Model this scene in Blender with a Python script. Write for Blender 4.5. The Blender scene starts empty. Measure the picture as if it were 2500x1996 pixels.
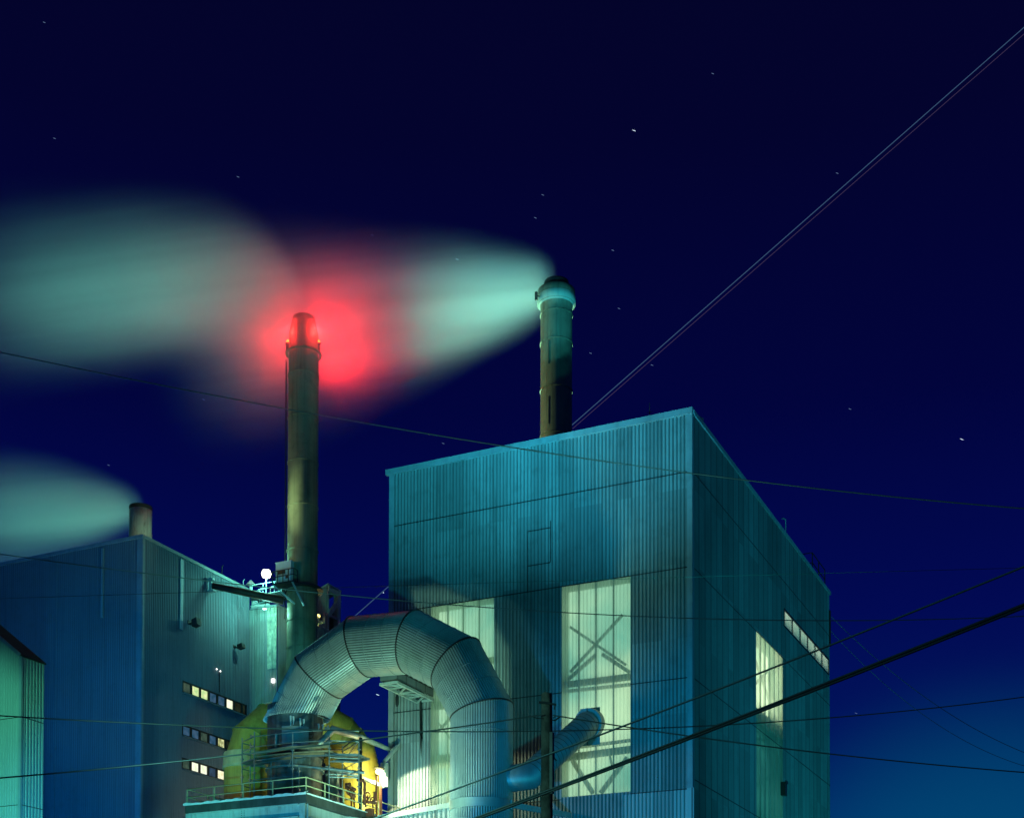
import bpy, bmesh, math, random
from mathutils import Vector, Matrix
random.seed(7)
S = bpy.context.scene
C = S.collection
R = math.radians

# ------------------------------------------------------------------ camera
# World axes follow the plant: +x along the front walls, +y into the plant.
F, PX, PY = 3480.0, 1250.0, 2519.0          # focal length and principal point of the photograph
YAW, PITCH, ROLL = R(25.41), R(1.432), 0.0020
_fw = Vector((-math.sin(YAW), math.cos(YAW), 0)); _rt = Vector((math.cos(YAW), math.sin(YAW), 0)); _up = Vector((0, 0, 1))
FH = _fw.copy()
_f2 = _fw * math.cos(PITCH) + _up * math.sin(PITCH); _u2 = _up * math.cos(PITCH) - _fw * math.sin(PITCH)
CR = _rt * math.cos(ROLL) + _u2 * math.sin(ROLL); CU = _u2 * math.cos(ROLL) - _rt * math.sin(ROLL); CF = _f2
_x0 = 441 / 3480 * 105
CAM = Vector((-(_x0 * math.cos(YAW) - 105 * math.sin(YAW)), -(_x0 * math.sin(YAW) + 105 * math.cos(YAW)), 1.6))
cam = bpy.data.cameras.new('camera'); co = bpy.data.objects.new('camera', cam); C.objects.link(co)
m = Matrix((CR, CU, -CF)).transposed().to_4x4(); m.translation = CAM
co.matrix_world = m
cam.sensor_width = 36; cam.lens = F / 2500 * 36; cam.shift_y = (PY - 998) / 2500
cam.clip_end = 6000; cam.clip_start = 0.5
S.camera = co

# ------------------------------------------------------------------ world: night sky
W = bpy.data.worlds.new('World'); S.world = W; W.use_nodes = True
nt = W.node_tree; nt.nodes.clear()
tc = nt.nodes.new('ShaderNodeTexCoord'); sp = nt.nodes.new('ShaderNodeSeparateXYZ')
rp = nt.nodes.new('ShaderNodeValToRGB'); bg = nt.nodes.new('ShaderNodeBackground'); ow = nt.nodes.new('ShaderNodeOutputWorld')
nt.links.new(tc.outputs['Generated'], sp.inputs[0]); nt.links.new(sp.outputs['Z'], rp.inputs[0])
SKY = [(0.0, (.0006, .035, .150)), (.17, (.0004, .010, .120)), (.30, (.0005, .0030, .085)),
       (.42, (.0006, .0014, .046)), (.55, (.0010, .0012, .027)), (.70, (.0014, .0016, .019))]
while len(rp.color_ramp.elements) > 1: rp.color_ramp.elements.remove(rp.color_ramp.elements[0])
rp.color_ramp.elements[0].position = SKY[0][0]; rp.color_ramp.elements[0].color = SKY[0][1] + (1,)
for p_, c_ in SKY[1:]:
    e = rp.color_ramp.elements.new(p_); e.color = c_ + (1,)
gd = _rt * math.sin(R(19)) + _fw * math.cos(R(19)) + Vector((0, 0, .06)); gd.normalize()      # teal flare glow added to the sky, low on the right
dp = nt.nodes.new('ShaderNodeVectorMath'); dp.operation = 'DOT_PRODUCT'; dp.inputs[1].default_value = gd; nt.links.new(tc.outputs['Generated'], dp.inputs[0])
mr = nt.nodes.new('ShaderNodeMapRange'); mr.interpolation_type = 'SMOOTHERSTEP'; mr.inputs[1].default_value = .975; mr.inputs[2].default_value = 1.0; nt.links.new(dp.outputs['Value'], mr.inputs[0])
mg = nt.nodes.new('ShaderNodeMix'); mg.data_type = 'RGBA'; mg.blend_type = 'ADD'; mg.inputs[7].default_value = (0, .050, .050, 1)
nt.links.new(mr.outputs[0], mg.inputs[0]); nt.links.new(rp.outputs[0], mg.inputs[6]); nt.links.new(mg.outputs[2], bg.inputs[0]); bg.inputs[1].default_value = 1.0
nt.links.new(bg.outputs[0], ow.inputs[0])

vs = S.view_settings; vs.view_transform = 'Standard'; vs.look = 'None'; vs.exposure = 0; vs.gamma = 1
S.render.engine = 'CYCLES'
S.cycles.use_denoising = True; S.cycles.max_bounces = 6; S.cycles.diffuse_bounces = 2; S.cycles.glossy_bounces = 2
S.cycles.transparent_max_bounces = 12; S.cycles.volume_bounces = 2; S.cycles.volume_max_steps = 256
S.cycles.sample_clamp_indirect = 3; S.cycles.caustics_reflective = False; S.cycles.caustics_refractive = False

# ------------------------------------------------------------------ photograph -> plant coordinates
def ray(px, py): return CR * ((px - PX) / F) + CU * ((PY - py) / F) + CF
def at_y(px, py, y):
    d = ray(px, py); t = (y - CAM.y) / d.y; return CAM + d * t
def at_x(px, py, x):
    d = ray(px, py); t = (x - CAM.x) / d.x; return CAM + d * t
def at_d(px, py, dist):
    d = ray(px, py); t = dist / d.dot(FH); return CAM + d * t
def zat(py, p, px=None):                      # height of a point above plan position p that shows at image row py
    d = ray(proj(Vector((p[0], p[1], 20)))[0] if px is None else px, py)
    dist = (Vector((p[0], p[1], 0)) - Vector((CAM.x, CAM.y, 0))).dot(FH)
    return CAM.z + d.z * dist / d.dot(FH)
def proj(P):
    v = Vector(P) - CAM; w = v.dot(CF); return (PX + F * v.dot(CR) / w, PY - F * v.dot(CU) / w)

# ------------------------------------------------------------------ lights
def lamp(name, kind, loc, power, col, size=.3, target=None, angle=60, blend=.5, parent=None):
    l = bpy.data.lights.new(name, kind); l.energy = power; l.color = col; l.shadow_soft_size = size
    o = bpy.data.objects.new(name, l); C.objects.link(o); o.location = loc
    if kind == 'SPOT':
        l.spot_size = R(angle); l.spot_blend = blend
    if target is not None:
        o.rotation_euler = (Vector(target) - Vector(loc)).to_track_quat('-Z', 'Y').to_euler()
    return o
def cw(x, d, z):   # camera-frame position (x right, d away) to plant coordinates
    return Vector((CAM.x, CAM.y, 0)) + _rt * x + _fw * d + Vector((0, 0, z))
YARD = [   # unseen floodlights of the yard, several added only for their light: (name, pos, power, colour, radius, target, angle, blend)
    ('yard_floodlight_blue', cw(-24, 50, 5), 76000, (.01, .42, 1.0), .35, cw(8, 108, 5), 56, .6),
    ('added_wall_top_spot', cw(-10, 62, 9), 170000, (.04, .60, .80), .8, cw(-5, 113, 57), 28, 1.0),  # pair of lamps added out of view to brighten the wall top
    ('added_wall_top_right_spot', cw(-2, 62, 9), 170000, (.04, .56, .88), .8, cw(6, 110, 57), 28, 1.0),
    ('yard_floodlight_front', cw(10, 40, 5), 34000, (.01, .66, .72), .8, cw(2, 110, 32), 60, .8),
    ('yard_floodlight_green', cw(-9.5, 97, 16), 13000, (.46, 1.0, .66), .5, cw(-8, 107, 30), 96, .6),
    ('added_girder_spot', cw(-19, 95, 8), 6000, (.30, 1.0, .90), .4, cw(-19, 104, 20), 80, .5),  # lamp added out of view to brighten the girder
    ('added_yellow_spot', cw(-27.5, 103, 25), 800, (1.0, .72, .20), .3, cw(-20, 113, 26), 50, .6),  # unseen lamp added to warm the yellow duct
    ('yard_floodlight_left', cw(-36, 50, 3), 70000, (.12, .95, .58), .4, cw(-36, 92, 14), 36, .4),
    ('added_mill_spot', cw(-48, 101, 22), 11500, (.001, .19, .80), .5, cw(-46, 130, 28), 150, .8),  # two unseen lamps added to turn the mill walls blue
    ('added_mill_side_spot', cw(-20, 60, 4), 52000, (.001, .32, .72), .5, cw(-30, 135, 22), 44, .7),
    ('street_light_right', cw(42, 122, 4), 9000, (.01, .70, .62), .5, cw(30, 140, 10), 140, .8),
    ('added_side_wall_spot', cw(60, 90, 6), 60000, (.02, .50, .70), .8, cw(28, 128, 30), 64, .8),  # lamp added out of view to lift the dim side wall
    ('added_far_stack_spot', cw(-36, 131, 50), 30000, (.60, 1.0, .52), .3, cw(4, 132, 64), 34, .8),  # three unseen lamps added to light the stacks
    ('added_near_stack_spot', cw(-34, 129, 50), 2600, (.80, 1.0, .50), .3, cw(-20, 136, 60), 90, .8),
    ('added_short_stack_spot', cw(-32.5, 132, 50), 900, (.70, 1.0, .62), .3, cw(-36.4, 140, 54), 80, .8),
    ('added_pole_spot', cw(-7, 24, 8), 2200, (.25, 1.0, .85), .3, cw(2, 32, 9), 150, .5),  # added out of view to light the pole and wires
]
for a_ in YARD: lamp(a_[0], 'SPOT', a_[1], a_[2], a_[3], a_[4], a_[5], a_[6], a_[7])
PLUME_L = [  # hidden lamps added behind the plant to light the steam
    ('added_steam_spot_a', cw(-12, 215, 6), 1400000, (.33, .86, .60), 1.5, cw(1.5, 133, 74), 15, 1.0),
    ('added_steam_spot_b', cw(-62, 225, 6), 800000, (.17, .74, .60), 1.5, cw(-38, 141, 79), 21, 1.0),
    ('added_steam_spot_c', cw(-60, 205, 20), 330000, (.16, .70, .58), 1.5, cw(-44, 142, 57), 22, .8),
]
for a_ in PLUME_L: lamp(a_[0], 'SPOT', a_[1], a_[2], a_[3], a_[4], a_[5], a_[6], a_[7])

# ------------------------------------------------------------------ mesh builder
class MB:
    def __init__(s): s.v = []; s.f = []; s.sm = []; s.dk = set()
    def add(s, vs_, fs, smooth=False):
        o = len(s.v); s.v += [tuple(p) for p in vs_]; s.f += [tuple(i + o for i in f) for f in fs]; s.sm += [smooth] * len(fs); return s
    def box(s, x0, x1, y0, y1, z0, z1):
        v = [(x, y, z) for z in (z0, z1) for y in (y0, y1) for x in (x0, x1)]
        return s.add(v, [(0, 2, 3, 1), (4, 5, 7, 6), (0, 1, 5, 4), (2, 6, 7, 3), (0, 4, 6, 2), (1, 3, 7, 5)])
    def beam(s, p, q, w, h=None, up=(0, 0, 1)):
        h = h or w; p, q = Vector(p), Vector(q); d = (q - p).normalized(); u = Vector(up)
        if abs(d.dot(u)) > .98: u = Vector((0, 1, 0))
        a = d.cross(u).normalized(); b = a.cross(d).normalized()
        v = [c + a * (i * w / 2) + b * (j * h / 2) for c in (p, q) for i, j in ((-1, -1), (1, -1), (1, 1), (-1, 1))]
        return s.add(v, [(0, 1, 2, 3), (7, 6, 5, 4), (0, 4, 5, 1), (1, 5, 6, 2), (2, 6, 7, 3), (3, 7, 4, 0)])
    def tube(s, pts, r, n=8, caps=True, smooth=True, ribs=None):
        pts = [Vector(p) for p in pts]; rings = []; k = len(pts)
        rr = r if isinstance(r, (list, tuple)) else [r] * k
        d0 = (pts[1] - pts[0]).normalized()
        u = Vector((0, 0, 1)) if abs(d0.z) < .95 else Vector((0, 1, 0))
        a = d0.cross(u).normalized(); b = a.cross(d0).normalized()
        for i, p in enumerate(pts):
            if i == 0: t = d0; din = d0
            elif i == k - 1: t = (pts[-1] - pts[-2]).normalized(); din = t
            else:
                din = (pts[i] - pts[i - 1]).normalized(); t = (din + (pts[i + 1] - pts[i]).normalized()).normalized()
            if i > 0:                                    # transport frame
                prev = (pts[i] - pts[i - 1]).normalized()
                a = (a - prev * a.dot(prev)).normalized(); b = a.cross(prev).normalized()
            ring = []
            for j in range(n):
                th = 2 * math.pi * j / n
                q = rr[i] if ribs is None else rr[i] * (1 + (ribs if (j // 2) % 2 else 0))
                o = a * (math.cos(th) * q) + b * (math.sin(th) * q)
                if 0 < i < k - 1: o = o - din * (o.dot(t) / din.dot(t))     # mitre
                ring.append(p + o)
            rings.append(ring)
            if 0 < i < k - 1:
                nx = (pts[i + 1] - pts[i]).normalized()
                a = (a - nx * a.dot(nx)); 
                a = a.normalized() if a.length > 1e-6 else nx.orthogonal().normalized()
                b = a.cross(nx).normalized()
        v = [q for g in rings for q in g]; f = []
        for i in range(k - 1):
            for j in range(n):
                f.append((i * n + j, i * n + (j + 1) % n, (i + 1) * n + (j + 1) % n, (i + 1) * n + j))
        s.add(v, f, smooth)
        if caps: s.add(rings[0], [tuple(reversed(range(n)))]); s.add(rings[-1], [tuple(range(n))])
        return s
    def lathe(s, cx, cy, prof, n=48, smooth=True, caps=True, ribs=None):
        v = []; f = []
        for r, z in prof:
            for j in range(n):
                th = 2 * math.pi * j / n; q = r * (1 + (ribs if ribs and (j // 2) % 2 else 0))
                v.append((cx + q * math.cos(th), cy + q * math.sin(th), z))
        for i in range(len(prof) - 1):
            for j in range(n):
                f.append((i * n + j, i * n + (j + 1) % n, (i + 1) * n + (j + 1) % n, (i + 1) * n + j))
        s.add(v, f, smooth)
        if caps: s.add(v[:n], [tuple(reversed(range(n)))]); s.add(v[-n:], [tuple(range(n))])
        return s
    def corr(s, axis, a0, a1, c, z0, z1, pitch=.3, dep=.045, sign=-1, ztop=None):
        """corrugated sheet; axis 'x': runs along x at y=c (outward sign in y); axis 'y': along y at x=c"""
        br = [(0, 0), (.30, 0), (.42, 1), (.88, 1), (1, 0)]
        def h(t):
            t = (t / pitch) % 1.0
            for (t0, h0), (t1, h1) in zip(br, br[1:]):
                if t <= t1: return h0 + (h1 - h0) * (t - t0) / (t1 - t0)
            return 0
        ts = {a0, a1}; k = math.floor(a0 / pitch)
        while k * pitch < a1:
            for t, _ in br[:-1]:
                a = (k + t) * pitch
                if a0 + 1e-4 < a < a1 - 1e-4: ts.add(a)
            k += 1
        ts = sorted(ts); v = []
        for a in ts:
            q = c + sign * dep * h(a + 1e-9); zt = z1 if ztop is None else ztop(a)
            for z in (z0, zt): v.append((a, q, z) if axis == 'x' else (q, a, z))
        f = [(2 * i, 2 * i + 2, 2 * i + 3, 2 * i + 1) for i in range(len(ts) - 1)]
        if axis == 'y' and sign < 0 or axis == 'x' and sign > 0: f = [tuple(reversed(q)) for q in f]
        o = len(s.f)
        for i, (p, q) in enumerate(zip(ts, ts[1:])):
            if ((p + q) / 2 / pitch) % 1.0 < .30: s.dk.add(o + i)       # valleys take a darker material: rib shade put into the colour
        return s.add(v, f)

def rootof(o):
    off = Vector((0, 0, 0))
    while o is not None: off += Vector(o.location); o = o.parent
    return off
def part(name, mb, mat, parent=None, loc=None, label=None, mat2=None):
    off = rootof(parent) if parent else Vector(loc or (0, 0, 0))
    me = bpy.data.meshes.new(name)
    me.from_pydata([tuple(Vector(p) - off) for p in mb.v], [], mb.f)
    me.polygons.foreach_set('use_smooth', mb.sm); me.materials.append(mat)
    if mat2 is not None:
        me.materials.append(mat2)
        for i in mb.dk: me.polygons[i].material_index = 1
    me.update()
    o = bpy.data.objects.new(name, me); C.objects.link(o)
    if parent: o.parent = parent
    else: o.location = off
    if label: o['label'] = label
    return o
def tag(o, label, cat, group=None, kind=None):
    o['label'] = label; o['category'] = cat
    if group: o['group'] = group
    if kind: o['kind'] = kind
    return o
def thing(name, loc, label, cat, group=None):
    o = bpy.data.objects.new(name, None); C.objects.link(o); o.location = loc; o.empty_display_size = .5
    return tag(o, label, cat, group)
def copy_tree(o, delta, label=None):
    c = o.copy(); C.objects.link(c); c.location = Vector(o.location) + Vector(delta)
    if label: c['label'] = label
    def rec(src, dst):
        for ch in src.children:
            k = ch.copy(); C.objects.link(k); k.parent = dst; rec(ch, k)
    rec(o, c); return c

# ------------------------------------------------------------------ materials
def newmat(name):
    m_ = bpy.data.materials.new(name); m_.use_nodes = True; m_.node_tree.nodes.clear(); return m_, m_.node_tree
def N(t, typ, **kw):
    n = t.nodes.new(typ)
    for k, v in kw.items():
        if k.startswith('i_'):
            key = k[2:]; key = int(key) if key.isdigit() else key
            n.inputs[key].default_value = v
        else: setattr(n, k, v)
    return n
def L(t, a, b): t.links.new(a, b)
def math_(t, op, a, b=None, clamp=False):
    n = t.nodes.new('ShaderNodeMath'); n.operation = op; n.use_clamp = clamp
    for i, q in enumerate((a, b)):
        if q is None: continue
        if isinstance(q, (int, float)): n.inputs[i].default_value = q
        else: L(t, q, n.inputs[i])
    return n.outputs[0]
def mixc(t, fac, a, b, blend='MIX'):
    n = t.nodes.new('ShaderNodeMix'); n.data_type = 'RGBA'; n.blend_type = blend
    for s_, q in ((n.inputs[0], fac), (n.inputs[6], a), (n.inputs[7], b)):
        if isinstance(q, (int, float)): s_.default_value = q
        elif isinstance(q, tuple): s_.default_value = q + (1,) if len(q) == 3 else q
        else: L(t, q, s_)
    return n.outputs[2]
def noise(t, vec, scale, detail=3, rough=.55, sc=(1, 1, 1)):
    mp = t.nodes.new('ShaderNodeMapping'); mp.inputs['Scale'].default_value = sc; L(t, vec, mp.inputs[0])
    n = t.nodes.new('ShaderNodeTexNoise'); n.inputs['Scale'].default_value = scale
    n.inputs['Detail'].default_value = detail; n.inputs['Roughness'].default_value = rough
    L(t, mp.outputs[0], n.inputs['Vector']); return n.outputs['Fac']
def ramp(t, x, lo, hi): 
    n = t.nodes.new('ShaderNodeMapRange'); n.inputs[1].default_value = lo; n.inputs[2].default_value = hi; n.clamp = True
    L(t, x, n.inputs[0]); return n.outputs[0]
def surface(name, base, rough=.6, metal=0.0, var=.25, streak=.35, grime=(.02, .02, .02), grime_amt=.5, gscale=.35,
            sheet=None, rust=0.0, rustc=(.10, .035, .012), bump=0.0, seams=None, spec=.4):
    """weathered surface; sheet=(axis, width, height): each cladding sheet has a tone of its own"""
    m_, t = newmat(name); tcn = t.nodes.new('ShaderNodeTexCoord'); ob = tcn.outputs['Object']
    col = mixc(t, ramp(t, noise(t, ob, gscale, 4), .3, .7), tuple(c * (1 - var) for c in base), tuple(min(1, c * (1 + var)) for c in base))
    if sheet:
        ax, w, h = sheet; sx = t.nodes.new('ShaderNodeSeparateXYZ'); L(t, ob, sx.inputs[0])
        fx = math_(t, 'FLOOR', math_(t, 'DIVIDE', sx.outputs[ax], w)); fz = math_(t, 'FLOOR', math_(t, 'DIVIDE', sx.outputs[2], h))
        cx_ = t.nodes.new('ShaderNodeCombineXYZ'); L(t, fx, cx_.inputs[0]); L(t, fz, cx_.inputs[1])
        wn = t.nodes.new('ShaderNodeTexWhiteNoise'); L(t, cx_.outputs[0], wn.inputs['Vector'])
        k = math_(t, 'ADD', math_(t, 'MULTIPLY', wn.outputs['Value'], .40), .80)
        # dark lap joint between sheets
        fr = math_(t, 'FRACT', math_(t, 'DIVIDE', sx.outputs[ax], w)); ln = math_(t, 'LESS_THAN', fr, .12 / w)
        k = math_(t, 'MULTIPLY', k, math_(t, 'SUBTRACT', 1, math_(t, 'MULTIPLY', ln, .62)))
        col = mixc(t, 1.0, col, k, 'MULTIPLY')
        mlt = t.nodes[-1]
    st = ramp(t, noise(t, ob, 1.0, 4, .6, (3.0, 3.0, .10)), .48, .78)
    col = mixc(t, math_(t, 'MULTIPLY', st, streak), col, grime)
    st2 = ramp(t, noise(t, ob, .8, 5, .65), .52, .8)
    col = mixc(t, math_(t, 'MULTIPLY', st2, grime_amt), col, grime)
    if rust:
        r1 = ramp(t, noise(t, ob, 1.6, 6, .7, (1.5, 1.5, .35)), .56, .70)
        col = mixc(t, math_(t, 'MULTIPLY', r1, rust), col, rustc)
    b = t.nodes.new('ShaderNodeBsdfPrincipled'); L(t, col, b.inputs['Base Color'])
    b.inputs['Metallic'].default_value = metal
    b.inputs['Specular IOR Level'].default_value = spec
    rg = math_(t, 'ADD', math_(t, 'MULTIPLY', noise(t, ob, 2.5, 3), .3), rough - .15, clamp=True); L(t, rg, b.inputs['Roughness'])
    if bump:
        bn = t.nodes.new('ShaderNodeBump'); bn.inputs['Strength'].default_value = bump; bn.inputs['Distance'].default_value = .05
        L(t, noise(t, ob, 6, 4), bn.inputs['Height']); L(t, bn.outputs[0], b.inputs['Normal'])
    o = t.nodes.new('ShaderNodeOutputMaterial'); L(t, b.outputs[0], o.inputs[0]); return m_
def glow(name, col, strength, var=0.0, scale=.3, col2=None, sc=(1, 1, 1)):
    m_, t = newmat(name); e = t.nodes.new('ShaderNodeEmission'); e.inputs[1].default_value = strength
    if var:
        tcn = t.nodes.new('ShaderNodeTexCoord'); f = ramp(t, noise(t, tcn.outputs['Object'], scale, 4, .5, sc), .35, .65)
        L(t, mixc(t, f, col2 or tuple(c * (1 - var) for c in col), col), e.inputs[0])
    else: e.inputs[0].default_value = col + (1,)
    o = t.nodes.new('ShaderNodeOutputMaterial'); L(t, e.outputs[0], o.inputs[0]); return m_
def sheetglass(name, tint, trans, ax=0, pitch=.3):
    m_, t = newmat(name); tr = t.nodes.new('ShaderNodeBsdfTransparent'); tr.inputs[0].default_value = tint + (1,)
    tl = t.nodes.new('ShaderNodeBsdfTranslucent'); tl.inputs[0].default_value = (.8, .85, .75, 1)
    d = t.nodes.new('ShaderNodeBsdfPrincipled'); d.inputs['Base Color'].default_value = (.30, .36, .28, 1); d.inputs['Roughness'].default_value = .35
    tcn = t.nodes.new('ShaderNodeTexCoord')
    f = ramp(t, noise(t, tcn.outputs['Object'], .5, 4, .6, (2, 2, .5)), .3, .75)
    fac = math_(t, 'ADD', math_(t, 'MULTIPLY', f, -.25), trans + .1)
    sx = t.nodes.new('ShaderNodeSeparateXYZ'); L(t, tcn.outputs['Object'], sx.inputs[0])      # the flanks of each rib let less light through
    rb = math_(t, 'PINGPONG', math_(t, 'DIVIDE', sx.outputs[ax], pitch), .5)
    fac = math_(t, 'MULTIPLY', fac, math_(t, 'ADD', math_(t, 'MULTIPLY', ramp(t, rb, .05, .30), .45), .55))
    m0 = t.nodes.new('ShaderNodeMixShader'); m0.inputs[0].default_value = .7; L(t, d.outputs[0], m0.inputs[1]); L(t, tl.outputs[0], m0.inputs[2])
    mx = t.nodes.new('ShaderNodeMixShader'); L(t, fac, mx.inputs[0]); L(t, m0.outputs[0], mx.inputs[1]); L(t, tr.outputs[0], mx.inputs[2])
    o = t.nodes.new('ShaderNodeOutputMaterial'); L(t, mx.outputs[0], o.inputs[0]); return m_

M = {}
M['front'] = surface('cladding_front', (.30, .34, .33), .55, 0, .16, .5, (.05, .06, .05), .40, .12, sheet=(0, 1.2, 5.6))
M['frontg'] = surface('cladding_front_valley', (.13, .15, .145), .6, 0, .15, .35, (.03, .035, .03), .30, .12)  # darker copy for the valleys, with rib shade in its colour
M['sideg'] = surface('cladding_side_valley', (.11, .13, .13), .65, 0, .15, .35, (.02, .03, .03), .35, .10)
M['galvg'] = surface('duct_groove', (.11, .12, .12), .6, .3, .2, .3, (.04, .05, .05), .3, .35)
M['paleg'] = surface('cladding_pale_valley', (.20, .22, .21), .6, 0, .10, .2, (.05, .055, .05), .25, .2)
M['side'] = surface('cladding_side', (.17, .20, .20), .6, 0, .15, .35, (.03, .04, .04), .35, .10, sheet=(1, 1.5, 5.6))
M['pale'] = surface('cladding_pale', (.42, .46, .44), .55, 0, .10, .2, (.1, .11, .1), .25, .2, sheet=(0, 1.5, 9))
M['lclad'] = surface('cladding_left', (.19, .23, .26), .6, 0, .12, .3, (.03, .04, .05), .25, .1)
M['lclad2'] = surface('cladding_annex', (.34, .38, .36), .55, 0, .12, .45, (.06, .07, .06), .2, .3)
M['sclad'] = surface('cladding_shed', (.40, .44, .40), .55, 0, .08, .15, (.1, .11, .1), .15, .2)
M['trim'] = surface('trim_metal', (.36, .40, .40), .5, .1, .15, .25, (.05, .05, .05), .3, .5)
M['trimd'] = surface('trim_dark', (.035, .04, .04), .6, .1, .2, .2, (.01, .01, .01), .3, .5)
M['roof'] = surface('roofing', (.035, .045, .04), .85, 0, .25, .2, (.01, .01, .01), .3, .5)
M['stack'] = surface('stack_steel', (.27, .25, .15), .6, .25, .2, .6, (.05, .045, .03), .5, .3, rust=.35)
M['stackp'] = surface('stack_painted', (.50, .54, .42), .7, 0, .2, .5, (.08, .06, .03), .5, .6, rust=.75, rustc=(.12, .05, .02))
M['stackcap'] = surface('stack_cap', (.03, .028, .025), .8, 0, .3, .4, (.01, .01, .01), .5, .6)
M['galv'] = surface('galvanised_duct', (.44, .47, .45), .46, .45, .14, .35, (.16, .18, .17), .30, .35)
M['galv2'] = surface('galvanised_smooth', (.30, .35, .34), .52, .5, .12, .3, (.15, .17, .16), .3, .6)
M['vessel'] = surface('stained_steel', (.11, .14, .14), .55, .35, .45, .85, (.02, .022, .02), .6, .9, rust=.3, bump=.3)
M['yellow'] = surface('yellow_paint', (.34, .31, .06), .55, 0, .22, .5, (.05, .045, .01), .55, .25, rust=.15, bump=.1)
M['yband'] = surface('insulation_band', (.42, .42, .22), .8, 0, .2, .3, (.1, .1, .05), .4, .9, bump=.4)
M['rail'] = surface('yellow_rail', (.38, .36, .20), .5, 0, .15, .1, (.1, .08, .04), .2, 1)
M['steel'] = surface('structural_steel', (.42, .50, .47), .55, .1, .15, .35, (.07, .06, .05), .45, .8, rust=.4, bump=.15)
M['scaf'] = surface('scaffold_tube', (.22, .27, .28), .45, .6, .2, .2, (.03, .03, .03), .3, 2)
M['plank'] = surface('scaffold_plank', (.24, .19, .12), .8, 0, .3, .3, (.04, .03, .02), .4, 1)
M['deck'] = surface('deck_edge', (.05, .055, .05), .8, 0, .4, .4, (.01, .01, .01), .4, .6, bump=.4)
M['snow'] = surface('snow', (.55, .6, .6), .8, 0, .2, .1, (.2, .2, .2), .3, 1, bump=.6)
M['dark'] = surface('dark_steel', (.03, .032, .03), .5, .3, .2, .2, (.01, .01, .01), .2, 1)
M['redpipe'] = surface('rusty_pipe', (.16, .045, .02), .6, .1, .3, .3, (.03, .01, .01), .3, 1)
M['lag'] = surface('lagged_pipe', (.45, .48, .44), .5, .3, .1, .2, (.1, .1, .1), .3, 1)
M['white'] = surface('white_paint', (.72, .72, .68), .6, 0, .08, .15, (.2, .2, .2), .2, 1)
M['wire'] = surface('black_cable', (.10, .12, .115), .35, .2, .2, 0, (.01, .01, .01), 0, 1)
M['wirel'] = surface('bare_cable', (.20, .26, .25), .35, .6, .1, 0, (.1, .1, .1), 0, 1)
M['wood'] = surface('pole_wood', (.055, .05, .04), .9, 0, .5, .8, (.01, .008, .006), .5, 4, bump=.9)
M['asphalt'] = surface('asphalt', (.05, .05, .05), .9, 0, .3, 0, (.02, .02, .02), .4, .2)
M['frame'] = surface('window_frame', (.04, .035, .03), .6, 0, .2, .1, (.01, .01, .01), .2, 1)
M['inner'] = surface('inner_steel', (.30, .36, .28), .7, 0, .2, .1, (.02, .02, .02), .2, 1)
M['fibre'] = sheetglass('translucent_sheet', (.88, .95, .86), .50, 0)
M['fibres'] = sheetglass('translucent_sheet_side', (.88, .95, .82), .52, 1, .25)
M['fibre2'] = sheetglass('translucent_sheet_dull', (.55, .80, .62), .50, 1, .25)
M['lit'] = glow('interior_light', (.66, .95, .62), 1.3, .5, .16, (.16, .50, .40))
M['lit2'] = glow('interior_light_side', (.88, .98, .66), 2.8, .4, .2, (.40, .62, .42))
M['litdim'] = glow('interior_light_dim', (.07, .42, .42), .8, .6, .3, (.01, .10, .12))
M['louv'] = glow('louvre_light', (.95, 1.0, .72), 3.6, .5, .6, (.35, .62, .42))

# ------------------------------------------------------------------ ground
g = MB(); g.add([(-900, -400, 0), (900, -400, 0), (900, 1500, 0), (-900, 1500, 0)], [(0, 1, 2, 3)])
gr = part('ground', g, M['asphalt']); gr['kind'] = 'structure'

# ================================================================== boiler house (big building on the right)
TOP = at_y(1690, 1006, 0).z
XL = at_y(953, 1160, 0).x
YB = at_x(2024, 1442, 0).y
bh = thing('boiler_house', (0, 0, 0), 'tallest corrugated metal boiler house with large glowing panels, right of the arched duct', 'building')
FT, FS = at_y, at_x
def fz(px, py): return at_y(px, py, 0).z
def fx(px, py=1500): return at_y(px, py, 0).x
SEAM = [fz(1661, 1155.5), fz(1675, 1385), fz(1680, 1653.6), fz(1680, 1925)]
wA = (fx(1053), fx(1207)); wB = (fx(1372), fx(1540))
zWt = SEAM[1]; zWb = fz(1540, 1931)
g = MB()
rects = [(XL, 0, SEAM[1], TOP), (XL, wA[0], 0, zWt), (wA[1], wB[0], 0, zWt), (wB[1], 0, 0, zWt), (wA[0], wA[1], 0, fz(1100, 1999)), (wB[0], wB[1], 0, zWb)]
for a0, a1, z0, z1 in rects: g.corr('x', a0, a1, 0, z0, z1, .3, .075)
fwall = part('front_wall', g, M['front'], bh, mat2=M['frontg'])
# side wall with its openings
s1 = (FS(1845, 1600, 0).y, FS(1910, 1640, 0).y); sz_t = FS(1845, 1538, 0).z; sz_b = 0
l1 = (FS(1913, 1500, 0).y, FS(2022, 1620, 0).y); lz = (FS(1914, 1526.5, 0).z, FS(1914, 1489, 0).z)
g = MB()
for a0, a1, z0, z1 in [(0, s1[0], 0, TOP), (s1[0], s1[1], sz_t, TOP), (s1[1], l1[0], 0, TOP), (l1[0], l1[1], lz[1], TOP), (l1[0], l1[1], 0, lz[0]), (l1[1], YB, 0, TOP)]:
    if a1 > a0: g.corr('y', a0, a1, 0, z0, z1, .25, .04, sign=1)
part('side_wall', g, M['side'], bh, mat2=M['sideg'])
g = MB(); g.box(XL, -.3, YB, YB + .2, 0, TOP - .1); g.box(XL, XL + .2, .3, YB, 0, TOP - .1)
part('rear_wall', g, M['side'], bh)
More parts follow.
